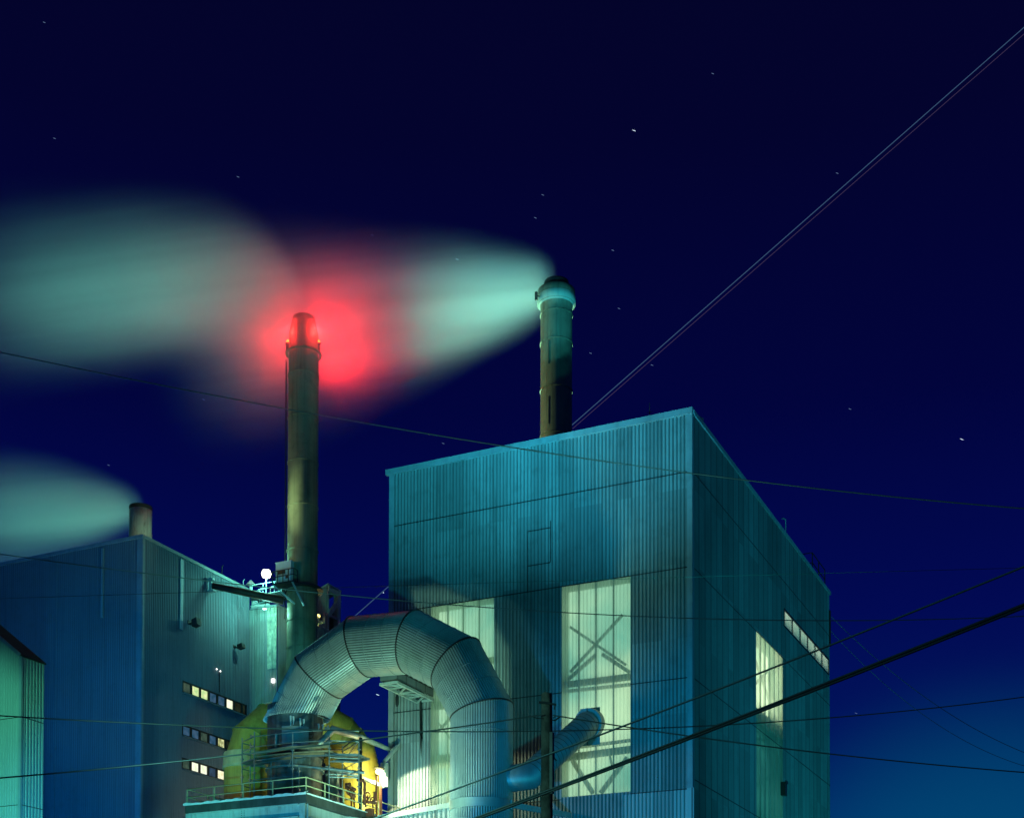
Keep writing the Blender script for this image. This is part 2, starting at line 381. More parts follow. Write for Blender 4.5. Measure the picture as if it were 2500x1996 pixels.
g = MB(); g.box(XL + .02, -.02, .12, YB, TOP - .3, TOP - .12); part('roof', g, M['roof'], bh)
# coping along the roof edge
g = MB(); g.box(XL - .35, .10, -.22, .1, TOP - .12, TOP + .32); g.box(-.1, .16, .104, YB + .2, TOP - .1, TOP + .22)
part('roof_coping', g, M['trim'], bh)
# corner trims
for px0, px1, nm in ((1679, 1691, 'corner_trim'), (952, 963, 'corner_trim')):
    x0, x1 = fx(px0), fx(px1)
    if px1 == 1691: x1 = .06
    else: x0 = XL - .04
    g = MB(); g.box(x0, x1, -.12, -.08, 0, TOP - .13)
    if px1 == 1691: g.box(.045, .06, -.05, .35, 0, TOP - .13)
    for k in range(12):
        z = TOP - 2.2 - k * 4.3
        if z > 1: g.box(x0 - .01, x1 + .01, -.13, -.078, z, z + .06)
    part('corner_trim', g, M['trim'], bh)
# horizontal lap seams
for zi, z in enumerate(SEAM):
    segs = [(XL, fx(1679))] if zi in (0, 1) else [(XL, wA[0]), (wA[1], wB[0]), (wB[1], fx(1679))]
    for a0, a1 in segs: g = MB(); g.box(a0, a1, -.095, -.06, z - .03, z + .04); part('lap_seam', g, M['trimd'], bh)
    if zi < 3: g = MB(); g.box(.030, .056, .4, YB, z - .03, z + .03); part('lap_seam', g, M['trimd'], bh)
g = MB(); g.box(.030, .056, .4, YB, (FS(1713, 1669, 0).z) - .03 - 7.6, (FS(1713, 1669, 0).z) - 7.56); part('lap_seam', g, M['trimd'], bh)
# access hatch outline high on the front
hx0, hx1 = fx(1290), fx(1344); hz0, hz1 = fz(1291, 1381), fz(1290, 1297)
g = MB(); w_ = .06
g.box(hx0 - w_, hx0, -.10, -.03, SEAM[1], hz1); g.box(hx1, hx1 + w_, -.10, -.03, hz0, hz1 + .5)
g.box(hx0, hx1, -.10, -.03, hz1 - w_, hz1); g.box(hx0, hx1, -.10, -.03, hz0 - w_, hz0)
part('access_hatch', g, M['trimd'], bh)
# paler sheets at the foot of the front, right end
g = MB(); g.corr('x', wB[1] - .6, fx(1679), -.12, 0, SEAM[3] - .05, .3, .045); g.box(fx(1679), fx(1696), -.22, -.165, 0, SEAM[3] + .05)
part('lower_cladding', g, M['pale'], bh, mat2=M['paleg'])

def lit_window(name, x0, x1, z0, z1, mull, beams, litm, sheetm, bands=(), splits=()):
    """translucent wall strip on the front: sheets outside, steelwork and lit interior behind"""
    g = MB(); g.box(x0 - .3, x1 + .3, 1.4, 1.45, z0, z1); back = part(name, g, litm, bh)
    g = MB(); g.corr('x', x0, x1, 0, z0, z1); part('translucent_sheet', g, sheetm, back)
    for xm in mull: g = MB(); g.box(xm - .05, xm + .05, .07, .15, z0, z1); part('mullion', g, M['inner'], back)
    for p, q, w in beams: g = MB(); g.beam((p[0], .55, p[1]), (q[0], .55, q[1]), .15, w); part('brace', g, M['inner'], back)
    g = MB(); g.box(x0 - .3, x0 - .05, .06, 1.4, z0, z1); g.box(x1 + .05, x1 + .3, .06, 1.4, z0, z1); g.box(x0 - .3, x1 + .3, .06, 1.4, z1, z1 + .1)
    part('reveal', g, M['inner'], back)
    return back
def FP(px, py):
    p = at_y(px, py, .55); return (p.x, p.z)
B1 = [(FP(1387, 1658), FP(1455, 1598), .28), (FP(1470, 1596), FP(1537, 1640), .28), (FP(1392, 1530), FP(1528, 1622), .2), (FP(1392, 1640), FP(1520, 1500), .2),
      (FP(1372, 1672), FP(1541, 1651), .5), (FP(1372, 1688), FP(1541, 1670), .25), (FP(1372, 1828), FP(1541, 1806), .25), (FP(1372, 1850), FP(1541, 1828), .55),
      (FP(1398, 1856), FP(1448, 1935), .35), (FP(1532, 1848), FP(1466, 1935), .35), (FP(1488, 1842), FP(1495, 1870), .15)]
lit_window('translucent_window', wB[0], wB[1], zWb, zWt, [fx(1412), fx(1454), fx(1497)], B1, M['lit'], M['fibre'])
B2 = [(FP(1053, 1632), FP(1207, 1610), .5), (FP(1056, 1670), FP(1207, 1655), 1.6), (FP(1056, 1850), FP(1120, 1842), .35), (FP(1056, 1866), FP(1120, 1860), .7),
      (FP(1056, 1800), FP(1110, 1740), .18), (FP(1056, 1745), FP(1110, 1815), .14), (FP(1056, 1722), FP(1207, 1707), .7)]
lit_window('translucent_window', wA[0], wA[1], fz(1100, 1999), zWt, [fx(1092), fx(1130), fx(1169)], B2, M['lit'], M['fibre'])
# closure plate where the small duct enters
g = MB(); g.box(fx(1418), fx(1466), -.10, -.06, fz(1450, 1818), fz(1450, 1727)); part('closure_plate', g, M['front'], bh)
# side strip: upper half lit, lower part dim
zmid = FS(1846, 1755, 0).z
def side_window(name, y0, y1, z0, z1, litm, sheetm, nm, beams):
    g = MB(); g.box(-1.3, -1.25, y0 - .3, y1 + .3, z0, z1); back = part(name, g, litm, bh)
    g = MB(); g.corr('y', y0, y1, 0, z0, z1, .25, .04, sign=1); part('translucent_sheet', g, sheetm, back)
    for k in range(1, nm):
        y = y0 + (y1 - y0) * k / nm; g = MB(); g.box(-.12, .05, y - .05, y + .05, z0, z1); part('mullion', g, M['inner'], back)
    for p, q, w in beams: g = MB(); g.beam((-.5, p[0], p[1]), (-.5, q[0], q[1]), .15, w); part('brace', g, M['inner'], back)
    g = MB(); g.box(-1.25, -.05, y0 - .3, y0 - .05, z0, z1); g.box(-1.25, -.05, y1 + .05, y1 + .3, z0, z1); g.box(-1.25, -.05, y0, y1, z1, z1 + .1)
    part('reveal', g, M['inner'], back)
    return back
ya, yb = s1
B3 = [((ya, sz_t - 1.2), (yb, sz_t - 6), .2), ((yb, sz_t - .3), (ya, sz_t - 5.0), .2), ((ya, sz_t - 6.8), (yb, sz_t - 6.8), 1.3),
      ((ya, sz_t - 9.2), (yb, sz_t - 9.2), .25), ((ya, sz_t - 9.2), (yb, zmid), .25), ((yb, sz_t - 10.5), (ya, sz_t - 13.5), .2), ((ya, zmid), (yb, zmid), .8)]
side_window('translucent_window', ya, yb, zmid, sz_t, M['lit2'], M['fibres'], 6, B3)
B4 = [((ya, zmid - 8.5), (yb, zmid - 8.5), .8), ((ya, zmid - 12), (yb, zmid - 12), .3)]
side_window('translucent_window', ya, yb, 1, zmid - .02, M['litdim'], M['fibre2'], 6, B4)
# louvred window
g = MB(); g.box(-.6, -.55, l1[0], l1[1], lz[0], lz[1]); lou = part('louvred_window', g, M['louv'], bh)
g = MB(); h_ = lz[1] - lz[0]
for k in range(9):
    z = lz[0] + (k + .5) * h_ / 9; g.box(-.05, .05, l1[0], l1[1], z - .02, z + .02)
part('louvre_blades', g, M['steel'], lou)
g = MB()
for k in range(7):
    y = l1[0] + (l1[1] - l1[0]) * k / 6; g.box(-.1, .09, y - .07, y + .07, lz[0] - .1, lz[1] + .1)
g.box(-.1, .09, l1[0], l1[1], lz[1], lz[1] + .15); g.box(-.1, .09, l1[0], l1[1], lz[0] - .12, lz[0])
part('window_frame', g, M['dark'], lou)
# small wall lamp box on side wall
p = FS(1909, 1925, .1); g = MB(); g.box(.06, .5, p.y - .3, p.y + .3, p.z - .6, p.z + .6); g.box(.5, .58, p.y - .36, p.y + .36, p.z + .45, p.z + .7)
tag(part('wall_box', g, M['dark'], loc=(.1, p.y, p.z)), 'small dark metal box on the boiler house side wall beside the pale strip', 'box')
# conduit down the far edge
g = MB(); p = FS(2026, 1520, .05); g.box(.06, .2, YB - .25, YB - .05, p.z - 2.5, p.z + 1.2); part('corner_conduit', g, M['dark'], bh)

# roof things
def mast(px, py0, py1, y, lab, arms=True):
    p = at_y(px, py1, y); q = at_y(px, py0, y); g = MB()
    g.tube([(p.x, y, TOP - .2), (p.x, y, q.z)], [.05, .02], 6)
    if arms:
        for k, h in enumerate((.35, .55)):
            z = TOP + (q.z - TOP) * h; g.tube([(p.x - .22, y, z), (p.x + .22, y, z)], .02, 5)
    g.box(p.x - .12, p.x + .12, y - .12, y + .12, TOP - .12, TOP + .5)
    tag(part('roof_mast', g, M['dark'], loc=(p.x, y, TOP - .1)), lab, 'antenna')
mast(1586, 983, 1012, .5, 'thin dark mast standing on the boiler house front roof edge, right of the far stack')
def roofpost(px, py0, lab, hook=True):
    x = -.3; p = at_x(px, py0, x); g = MB(); zt = p.z
    g.tube([(x, p.y, TOP - .1), (x, p.y, zt), (x - .15, p.y - .35, zt + .05), (x - .18, p.y - .6, zt - .1)], .05, 6)
    tag(part('vent_pipe', g, M['trim'], loc=(x, p.y, TOP)), lab, 'pipe')
roofpost(1716, 1022, 'short hooked vent pipe near the front corner of the boiler house roof')
roofpost(1918, 1268, 'tall thin hooked vent pipe halfway back along the boiler house roof edge')
# cage at the far end of the roof
ca = at_x(1976, 1368, -.2); cb = at_x(2012, 1420, -.2)
t = thing('roof_ladder_cage', (-.4, cb.y, TOP), 'dark railed ladder cage at the far end of the boiler house roof', 'railing')
yA, yB_ = ca.y + 1.0, YB - 1.2
for yy in (yA, (yA + yB_) / 2, yB_):
    g = MB(); g.beam((-.15, yy, TOP), (-.15, yy, TOP + 2.1), .09); part('post', g, M['dark'], t)
g = MB()
for z in (TOP + 1.1, TOP + 2.1): g.beam((-.15, yA, z), (-.15, yB_, z), .07); g.beam((-2, yA, z), (-.15, yA, z), .07)
part('rail', g, M['dark'], t)

# ================================================================== left building
cL = at_d(348.5, 1310, 126); LX, LY, LZ = cL.x, cL.y, cL.z
LE = at_x(609, 1450, LX).y
lb = thing('mill_building', (LX, LY, 0), 'large dark blue corrugated building on the left with three strips of small windows', 'building')
xl = LX - 36
def LS(px, py): return at_x(px, py, LX)
# window strips on its right face
strips = [(LS(447, 1663.5).z, LS(447, 1686).z), (LS(445, 1770).z, LS(445, 1791).z), (LS(444, 1850.5).z, LS(444, 1872).z)]
xs = [447.2, 468.8, 490.4, 512.5, 533.5, 553.2, 574.6, 595.5, 612]
ys = [LS(p, 1700).y for p in xs[:-1]]
pw = LS(465.3, 1700).y - ys[0]
pitch_ = (ys[5] - ys[0]) / 5
ys = [ys[0] + k * pitch_ for k in range(8)]
wy0, wy1 = ys[0] - .12, ys[-1] + pitch_
wy1 = min(wy1, LE - .3)
g = MB(); zz = [0]
for zt, zb in reversed(strips): zz += [zb - .12, zt + .12]
zz.append(LZ)
g.corr('y', LY, wy0, LX, 0, LZ, .25, .045, sign=1); g.corr('y', wy1, LE, LX, 0, LZ, .25, .045, sign=1)
for a, b in zip(zz[0::2], zz[1::2]): g.corr('y', wy0, wy1, LX, a, b, .25, .045, sign=1)
part('side_wall', g, M['lclad'], lb)
g = MB(); g.corr('x', xl, LX, LY, 0, LZ, .25, .045, sign=-1); part('front_wall', g, M['lclad'], lb)
g = MB(); g.box(xl, LX - .3, LE - .3, LE - .1, 0, LZ - .1); g.box(xl, xl + .2, LY + .1, LE, 0, LZ - .1); part('rear_wall', g, M['lclad'], lb)
g = MB(); g.box(xl, LX - .02, LY + .12, LE, LZ - .3, LZ - .12); part('roof', g, M['roof'], lb)
g = MB(); g.box(xl, LX + .12, LY - .16, LY + .1, LZ - .1, LZ + .2); g.box(LX - .1, LX + .14, LY + .104, LE + .1, LZ - .09, LZ + .19)
part('roof_coping', g, M['trim'], lb)
g = MB(); g.box(LX - .55, LX + .06, LY - .10, LY - .055, 0, LZ - .12); g.box(LX + .055, LX + .10, LY - .05, LY + .18, 0, LZ - .12)
part('corner_trim', g, M['trim'], lb)
# rainwater pipes (paler strips)
p0, p1 = LS(441, 1345), LS(448, 1537)
g = MB(); g.box(LX + .046, LX + .13, p0.y - .12, p0.y + .30, LS(444, 1537).z, LZ - .3); part('downpipe', g, M['white'], lb)
q0 = at_y(253, 1340, LY); g = MB(); g.box(q0.x - .13, q0.x + .13, LY - .2, LY - .06, at_y(253, 1508, LY).z, LZ - .4); part('downpipe', g, M['lclad2'], lb)
q0 = at_y(139, 1380, LY); g = MB(); g.box(q0.x - .06, q0.x + .06, LY - .1, LY - .05, 2, LZ - .4); part('downpipe', g, M['lclad'], lb)
# panes
PM = {}
def pane(key, col, st, var=.5, col2=None, sc=2.2): 
    if key not in PM: PM[key] = glow('pane_' + key, col, st, var, sc, col2)
    return PM[key]
pm = {'g': ('grey', (.10, .17, .12), .55, (.04, .09, .07)), 'B': ('bright', (.95, 1, .50), .95, (.45, .75, .30)), 'b': ('blue', (.07, .15, .26), .7, (.02, .09, .16)),
      'W': ('white', (1, 1, .80), 1.15, (.75, .85, .55)), 'n': ('brown', (.03, .05, .03), .5, (.02, .02, .01)), 'y': ('half', (.85, .9, .45), 1.0, (.10, .12, .02)),
      'w': ('warm', (1, 1, .72), 1.1, (.85, .75, .4)), 'p': ('dusk', (.06, .13, .22), .6, (.04, .07, .12))}
rows = ['gBBbbWnn', 'bbgbynnn', 'gWWpwnnn']
for (zt, zb), row in zip(strips, rows):
    g = MB(); X0 = LX - .02
    g.box(X0 - .15, X0 + .05, wy0, wy1, zt, zt + .12); g.box(X0 - .15, X0 + .05, wy0, wy1, zb - .12, zb)
    for k, y in enumerate(ys + [wy1 - .1]):
        if y - .12 < wy1: g.box(X0 - .15, X0 + .05, y - .12, y - .0, zb, zt)
        if k < 8: g.box(X0 - .15, X0 + .04, y + pw, y + pitch_ - .12, zb, zt) if pitch_ - .12 - pw > .02 else None
    win = part('window_strip', g, M['frame'], lb)
    g = MB(); g.box(X0 + .055, X0 + .28, wy0 - .05, wy1, zb - .26, zb - .14); part('sill', g, M['lclad'], win)
    for k, ch in enumerate(row):
        y = ys[k]
        if y + .2 > wy1: continue
        nm, col, st, c2 = pm[ch]; y2 = min(y + pw, wy1)
        g = MB(); g.box(X0 - .12, X0 - .08, y, y2, zb, zt)
        part('pane', g, pane(nm, col, st, .5, c2), win)
# small wall lights, junction box and bracket on that wall
def smallbox(px, py, w, h, name, lab, cat, mat='dark'):
    p = LS(px, py); g = MB(); g.box(LX + .06, LX + .12, p.y - w * .7, p.y + w * .7, p.z - h * .2, p.z + h * .7)
    g.beam((LX + .1, p.y, p.z), (LX + .75, p.y - .2, p.z - .15), .12)
    g.add([(LX + .6, p.y - w, p.z - h), (LX + 1.2, p.y - w, p.z - h * .6), (LX + 1.1, p.y - w, p.z + h), (LX + .55, p.y - w, p.z + h * .6),
           (LX + .6, p.y + w, p.z - h), (LX + 1.2, p.y + w, p.z - h * .6), (LX + 1.1, p.y + w, p.z + h), (LX + .55, p.y + w, p.z + h * .6)],
          [(0, 1, 2, 3), (7, 6, 5, 4), (0, 4, 5, 1), (1, 5, 6, 2), (2, 6, 7, 3), (3, 7, 4, 0)])
    return tag(part(name, g, M[mat], loc=(LX, p.y, p.z)), lab, cat)
smallbox(461, 1522, .35, .40, 'wall_floodlight', 'unlit boxy floodlight beside the foot of the pale downpipe on the mill building', 'light', 'frame')
smallbox(571, 1580, .28, .26, 'wall_floodlight', 'smaller unlit floodlight on the mill building below the catwalk', 'light', 'dark')
for px, py, lab in ((525, 1633, 'left of the two tiny white wall lights above the top window strip'), (534, 1638, 'right of the two tiny white wall lights above the top window strip')):
    p = LS(px, py); g = MB(); g.lathe(LX + .2, p.y, [(.04, p.z - .07), (.08, p.z), (.04, p.z + .07)], 8); tag(part('wall_light', g, glow('tiny_light', (1, 1, .95), 2.5), loc=(LX, p.y, p.z)), lab, 'light')
p = LS(534, 1665); g = MB(); g.tube([(LX + .1, LS(534, 1640).y, LS(534, 1640).z), (LX + .1, LS(534, 1640).y, strips[0][0] + .3)], .04, 6)
part('conduit', g, M['dark'], lb)

# ================================================================== annex wall behind the mill building
cA = at_y(677, 1478, LE + .1); AX, AY, AZ = cA.x, cA.y, cA.z
an = thing('annex_building', (AX, AY, 0), 'pale ribbed annex wall brightly lit below the catwalk, between mill building and near stack', 'building')
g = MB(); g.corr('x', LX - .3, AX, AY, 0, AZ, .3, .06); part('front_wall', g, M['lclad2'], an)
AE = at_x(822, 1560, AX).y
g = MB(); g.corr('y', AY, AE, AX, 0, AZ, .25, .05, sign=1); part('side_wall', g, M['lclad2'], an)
g = MB(); g.box(LX, AX - .02, AY + .1, AE, AZ - .2, AZ - .05); part('roof', g, M['roof'], an)
g = MB(); g.box(LX + .15, AX + .1, AY - .12, AY + .1, AZ - .04, AZ + .14); g.box(AX - .1, AX + .12, AY + .1, AE, AZ - .03, AZ + .13); part('roof_coping', g, M['trim'], an)
g = MB(); a0, a1 = at_y(655, 1500, AY).x, at_y(677, 1500, AY).x; zb = at_y(665, 1632, AY).z
g.corr('x', a0, a1, AY - .08, zb, AZ - .1, .3, .07)
part('pale_sheeting', g, surface('patchy_light_sheet', (.62, .64, .48), .5, 0, .3, .8, (.16, .25, .22), .8, 2.5), an)  # patchy light and shadow on this strip put into pale, blotched colour
p = at_y(670, 1662, AY); g = MB(); g.box(p.x - .15, p.x + .15, AY - .35, AY - .1, p.z - .19, p.z + .19)
tag(part('wall_light', g, glow('small_square_light', (1, 1, 1), 2.2), loc=(p.x, AY, p.z)), 'small square white light low on the annex wall beside the arched duct', 'light')

xa1, xa2, xa3 = (at_y(p_, 1460, AY + .1).x for p_ in (613, 634, 660)); zpar = at_y(620, 1446, AY + .1).z
g = MB(); v = [(xa1, 0, AZ + .1), (xa3, 0, AZ + .1), (xa2, 0, zpar), (xa1, 0, zpar)]
g.add([(x, AY + .15, z) for x, _, z in v] + [(x, AY + .35, z) for x, _, z in v], [(3, 2, 1, 0), (4, 5, 6, 7), (0, 1, 5, 4), (1, 2, 6, 5), (2, 3, 7, 6), (3, 0, 4, 7)]); part('parapet', g, M['white'], an)
# ================================================================== small green lit shed at the far left
cS = at_d(53, 1600, 92); SX, SY, SZ = cS.x, cS.y, cS.z
sy1 = at_x(107, 1621, SX).y
sh = thing('corner_shed', (SX, SY, 0), 'green lit corrugated shed with steep dark roof at the left edge', 'building')
sl = (at_y(0, 1555, SY).z - SZ) / (SX - at_y(0, 1555, SY).x)
rx = SX - 16
g = MB(); g.corr('x', rx, SX, SY, 0, 0, .22, .02, ztop=lambda a: SZ + sl * (SX - a)); part('front_wall', g, M['sclad'], sh)
g = MB(); g.corr('y', SY, sy1, SX, 0, SZ, .28, .05, sign=1); part('side_wall', g, M['sclad'], sh)
g = MB(); ov = .12
v = [(SX + ov, SY - .1, SZ - sl * ov), (SX + ov, sy1 + .1, SZ - sl * ov), (rx, sy1 + .1, SZ + sl * (SX - rx)), (rx, SY - .1, SZ + sl * (SX - rx))]
g.add(v + [(a, b, c + .12) for a, b, c in v], [(3, 2, 1, 0), (4, 5, 6, 7), (0, 1, 5, 4), (1, 2, 6, 5), (2, 3, 7, 6), (3, 0, 4, 7)])
part('roof', g, M['roof'], sh)
g = MB(); g.box(SX - .12, SX + .09, SY - .09, SY - .03, 0, SZ - .05); g.box(SX + .055, SX + .09, SY - .028, SY + .06, 0, SZ - .05)
g.beam((SX, SY - .14, SZ + .02), (rx, SY - .14, SZ + .02 + sl * (SX - rx)), .06, .22); part('corner_trim', g, M['trim'], sh)
for py in (1752, 1965):
    z = at_y(30, py, SY).z; g = MB(); g.box(rx, SX - .13, SY - .03, SY - .022, z - .02, z + .02); g.box(SX + .052, SX + .058, SY + .1, sy1, z - .02, z + .02); part('lap_seam', g, M['trimd'], sh)
g = MB(); g.box(rx, SX - .1, sy1 - .1, sy1 - .05, 0, SZ); part('rear_wall', g, M['sclad'], sh)

# ================================================================== stacks
def stack(name, px, dist, prof_px, mat, rings, label, rpx, grp='smokestacks', n=64, zbase=0, ringw=.12):
    """prof_px: (half-width px, row at stack axis) from top to bottom"""
    c = at_d(px, 1000, dist); cx_, cy_ = c.x, c.y
    t = thing(name, (cx_, cy_, 0), label, 'smokestack', grp)
    near = dist - rpx / F * dist
    def Z(py): return (CAM.z + (ray(px, py).z / ray(px, py).dot(FH)) * near)
    prof = [(r / F * dist, Z(py)) for r, py in prof_px]
    prof.append((prof[-1][0], zbase)); prof.reverse()
    r_top = prof[-1][0]; zt = prof[-1][1]
    prof += [(r_top * .9, zt - .02), (r_top * .88, zt - 2)]
    g = MB(); g.lathe(cx_, cy_, prof, n, caps=False); shell = part('shell', g, mat, t)
    for py, rr in rings:
        z = Z(py); r = rr / F * dist
        g = MB(); g.lathe(cx_, cy_, [(r - .05, z - ringw), (r + .07, z - ringw * .9), (r + .07, z), (r - .05, z)], n, smooth=False, caps=False); part('flange_ring', g, mat, t)
    return t, cx_, cy_, Z
st1, s1x, s1y, Z1 = stack('smokestack', 740.5, 136, [(27, 757), (30, 772), (36, 800), (36.5, 832), (36.5, 895), (37, 905), (37.5, 1600)], M['stack'],
     [(900, 37), (1006, 37), (1116, 37), (1224, 37), (1332, 37.5), (1440, 37.5), (1507, 37.2), (1572, 37.2)], 'near tall steel smokestack with red aviation lights behind the catwalk', 37)
st2, s2x, s2y, Z2 = stack('smokestack', 1358, 132, [(29, 671), (31, 688), (46, 690), (46.5, 704), (47, 706), (46, 725), (40, 728), (39, 745), (39, 1050)], M['stack'],
     [(750, 39), (820, 39), (936, 39), (1049, 39)], 'far smokestack with a wide pale collar, rising above the boiler house roof', 39, zbase=TOP - 1)
g = MB(); r0 = 47.5 / F * 132; g.lathe(s2x, s2y, [(r0 * .86, Z2(728)), (r0, Z2(724)), (r0, Z2(707)), (r0 * .9, Z2(704))], 64, caps=False)
part('collar', g, surface('pale_collar', (.50, .55, .40), .6, 0, .15, .3, (.1, .1, .06), .3, .8), st2)
g = MB(); r1_ = 31 / F * 132; g.lathe(s2x, s2y, [(r1_ * 1.02, Z2(690)), (r1_ * 1.03, Z2(678)), (r1_ * .98, Z2(668)), (r1_ * .8, Z2(668.5))], 48, caps=False); part('cap', g, M['stackcap'], st2)
p = at_d(1309, 722, 131); g = MB(); g.box(p.x - .1, p.x + .12, p.y - .1, p.y + .1, p.z - .45, p.z + .35); g.beam((p.x, p.y, p.z), (s2x, s2y, p.z), .1); part('unlit_beacon', g, M['dark'], st2)
# vertical lap on the far stack
for a, b in ((828, 885), (965, 1032)):
    q = at_d(1339.5, a, 130.65); g = MB(); g.box(q.x - .015, q.x + .015, q.y - .01, q.y + .1, Z2(b), Z2(a)); part('weld_seam', g, M['trimd'], st2)
st3, s3x, s3y, Z3 = stack('smokestack', 345.7, 140, [(27.3, 1228), (27.3, 1290), (28, 1292), (28, 1330)], M['stackp'], [], 'short rusty pale smokestack on the roof of the mill building', 27, n=48, zbase=LZ - .5)
g = MB(); r3 = 27.8 / F * 140; g.lathe(s3x, s3y, [(r3, Z3(1236)), (r3 * 1.015, Z3(1229)), (r3 * 1.0, Z3(1226.5)), (r3 * .86, Z3(1226.5)), (r3 * .85, Z3(1236))], 48, caps=False); part('rim', g, M['stackcap'], st3)

# stack 1: ladder, red beacons
RED = (1.0, .012, .014)
ra = 37 / F * 136
lx = at_d(702, 1000, 136)
g = MB()
dirL = (Vector((lx.x, lx.y, 0)) - Vector((s1x, s1y, 0))).normalized()
per = Vector((-dirL.y, dirL.x, 0)); base = Vector((s1x, s1y, 0)) + dirL * (ra + .22)
for s_ in (-.22, .22): g.tube([base + per * s_ + Vector((0, 0, Z1(862))), base + per * s_ + Vector((0, 0, Z1(1500)))], .035, 5)
for k in range(150):
    z = Z1(862) - k * .33 * (Z1(862) - Z1(1500)) / 50
    if z < Z1(1500): break
    g.beam(base - per * .22 + Vector((0, 0, z)), base + per * .22 + Vector((0, 0, z)), .025)
part('ladder', g, M['dark'], st1)
redglow = glow('beacon_red', (1.0, .10, .01), 14)
gal = MB(); rg_ = ra + .05
gal.lathe(s1x, s1y, [(rg_, Z1(846) - .1), (rg_ + .25, Z1(846) - .08), (rg_ + .25, Z1(846)), (rg_, Z1(846))], 64, smooth=False, caps=False)
part('gallery_ring', gal, M['stack'], st1)
for px, lab in ((704, 'left red aviation beacon near the top of the near smokestack'), (776.5, 'right red aviation beacon near the top of the near smokestack')):
    q = at_d(px, 838, 136); zb = q.z
    t = thing('aviation_beacon', (q.x, q.y, zb), lab, 'beacon', 'red aviation beacons')
    g = MB(); g.lathe(q.x, q.y, [(.16, zb - .75), (.22, zb - .7), (.22, zb - .1), (.30, zb - .05), (.30, zb), (.1, zb)], 16); g.beam((q.x, q.y, zb - .45), (s1x, s1y, zb - .45), .14); part('housing', g, M['dark'], t)
    g = MB(); g.lathe(q.x, q.y, [(.16, zb + .01), (.20, zb + .12), (.16, zb + .26), (.05, zb + .32)], 16); part('lens', g, redglow, t)
    dd = (Vector((q.x, q.y, 0)) - Vector((s1x, s1y, 0))).normalized()
    bl_ = Vector((q.x, q.y, zb + .5)) + dd * .1 - FH * .5
    lamp('beacon_light', 'SPOT', bl_, 7000 if px < 740 else 9000, RED, .7, bl_ + FH * .8 + Vector((0, 0, -.05 if px < 740 else .7)) + _rt * (-.5 if px < 740 else .3), 116 if px < 740 else 136, .8)
    if px > 740: lamp('added_red_beam', 'SPOT', bl_ - _rt * 1.5, 150000, RED, .8, bl_ - _rt * 1.5 + FH * .35 + Vector((0, 0, .36)) + _rt, 62, 1.0)  # extra red spot added to stretch the glow along the plume
    lamp('beacon_side_light', 'POINT', bl_ - FH * .7 + Vector((0, 0, .3)), 800, RED, .1)

for k_, sx_ in ((0, -1.6), (1, 1.8)):  # added red lamps without fixtures, set in the steam behind the stack
    p_ = Vector((s1x, s1y, Z1(830))) + FH * 3.4 + _rt * sx_
    lamp('added_red_rear_light', 'SPOT', p_, 4000 + 22000 * k_, RED, 2.2, p_ + FH * .5 + Vector((0, 0, .6)) + _rt * sx_ * .2, 165, .6)

# ================================================================== conveyor head tower behind the near stack
tA = at_d(800, 1427, 150)
tw = thing('head_tower', (tA.x, tA.y, 0), 'pale steel framed tower top with sloping roof between near stack and arched duct', 'tower')
tx0 = at_y(774, 1440, tA.y).x; ty1 = at_x(829, 1450, tA.x).y
zt0 = at_y(775, 1442, tA.y).z
g = MB(); slp = (tA.z - zt0) / (tA.x - tx0)
g.corr('x', tx0 - 2, tA.x, tA.y, 30, 30, .3, .04, ztop=lambda a: tA.z - slp * (tA.x - a)); part('clad_wall', g, M['lclad'], tw)
g = MB(); v = [(tA.x + .1, tA.y - .1, tA.z), (tA.x + .1, ty1 + .2, tA.z), (tx0 - 2, ty1 + .2, tA.z - slp * (tA.x - tx0 + 2)), (tx0 - 2, tA.y - .1, tA.z - slp * (tA.x - tx0 + 2))]
g.add(v + [(a, b, c + .15) for a, b, c in v], [(3, 2, 1, 0), (4, 5, 6, 7), (0, 1, 5, 4), (1, 2, 6, 5), (2, 3, 7, 6), (3, 0, 4, 7)]); part('roof', g, M['trim'], tw)
g = MB(); g.corr('x', tx0 - 2, tA.x - .3, ty1 - .2, 30, tA.z - 2, .3, .04); g.box(tA.x - 2.2, tA.x - 2.1, tA.y, ty1, 30, tA.z - 1.5); part('rear_wall', g, M['side'], tw)
for yy in (tA.y + .15, ty1 - .3):
    g = MB(); g.beam((tA.x - .1, yy, 30), (tA.x - .1, yy, tA.z - .1), .55 if yy > tA.y + 1 else .25); part('column', g, M['steel'], tw)
g = MB(); zz1 = at_x(815, 1507, tA.x).z
g.beam((tA.x, tA.y, tA.z - .4), (tA.x, ty1, tA.z - .4), .3, .5); g.beam((tA.x, tA.y, at_x(801, 1504, tA.x).z), (tA.x, ty1, at_x(827, 1463, tA.x).z), .3, .45)
g.beam((tA.x, tA.y, zz1), (tA.x, ty1, zz1), .2, .25); part('bracing', g, M['steel'], tw)
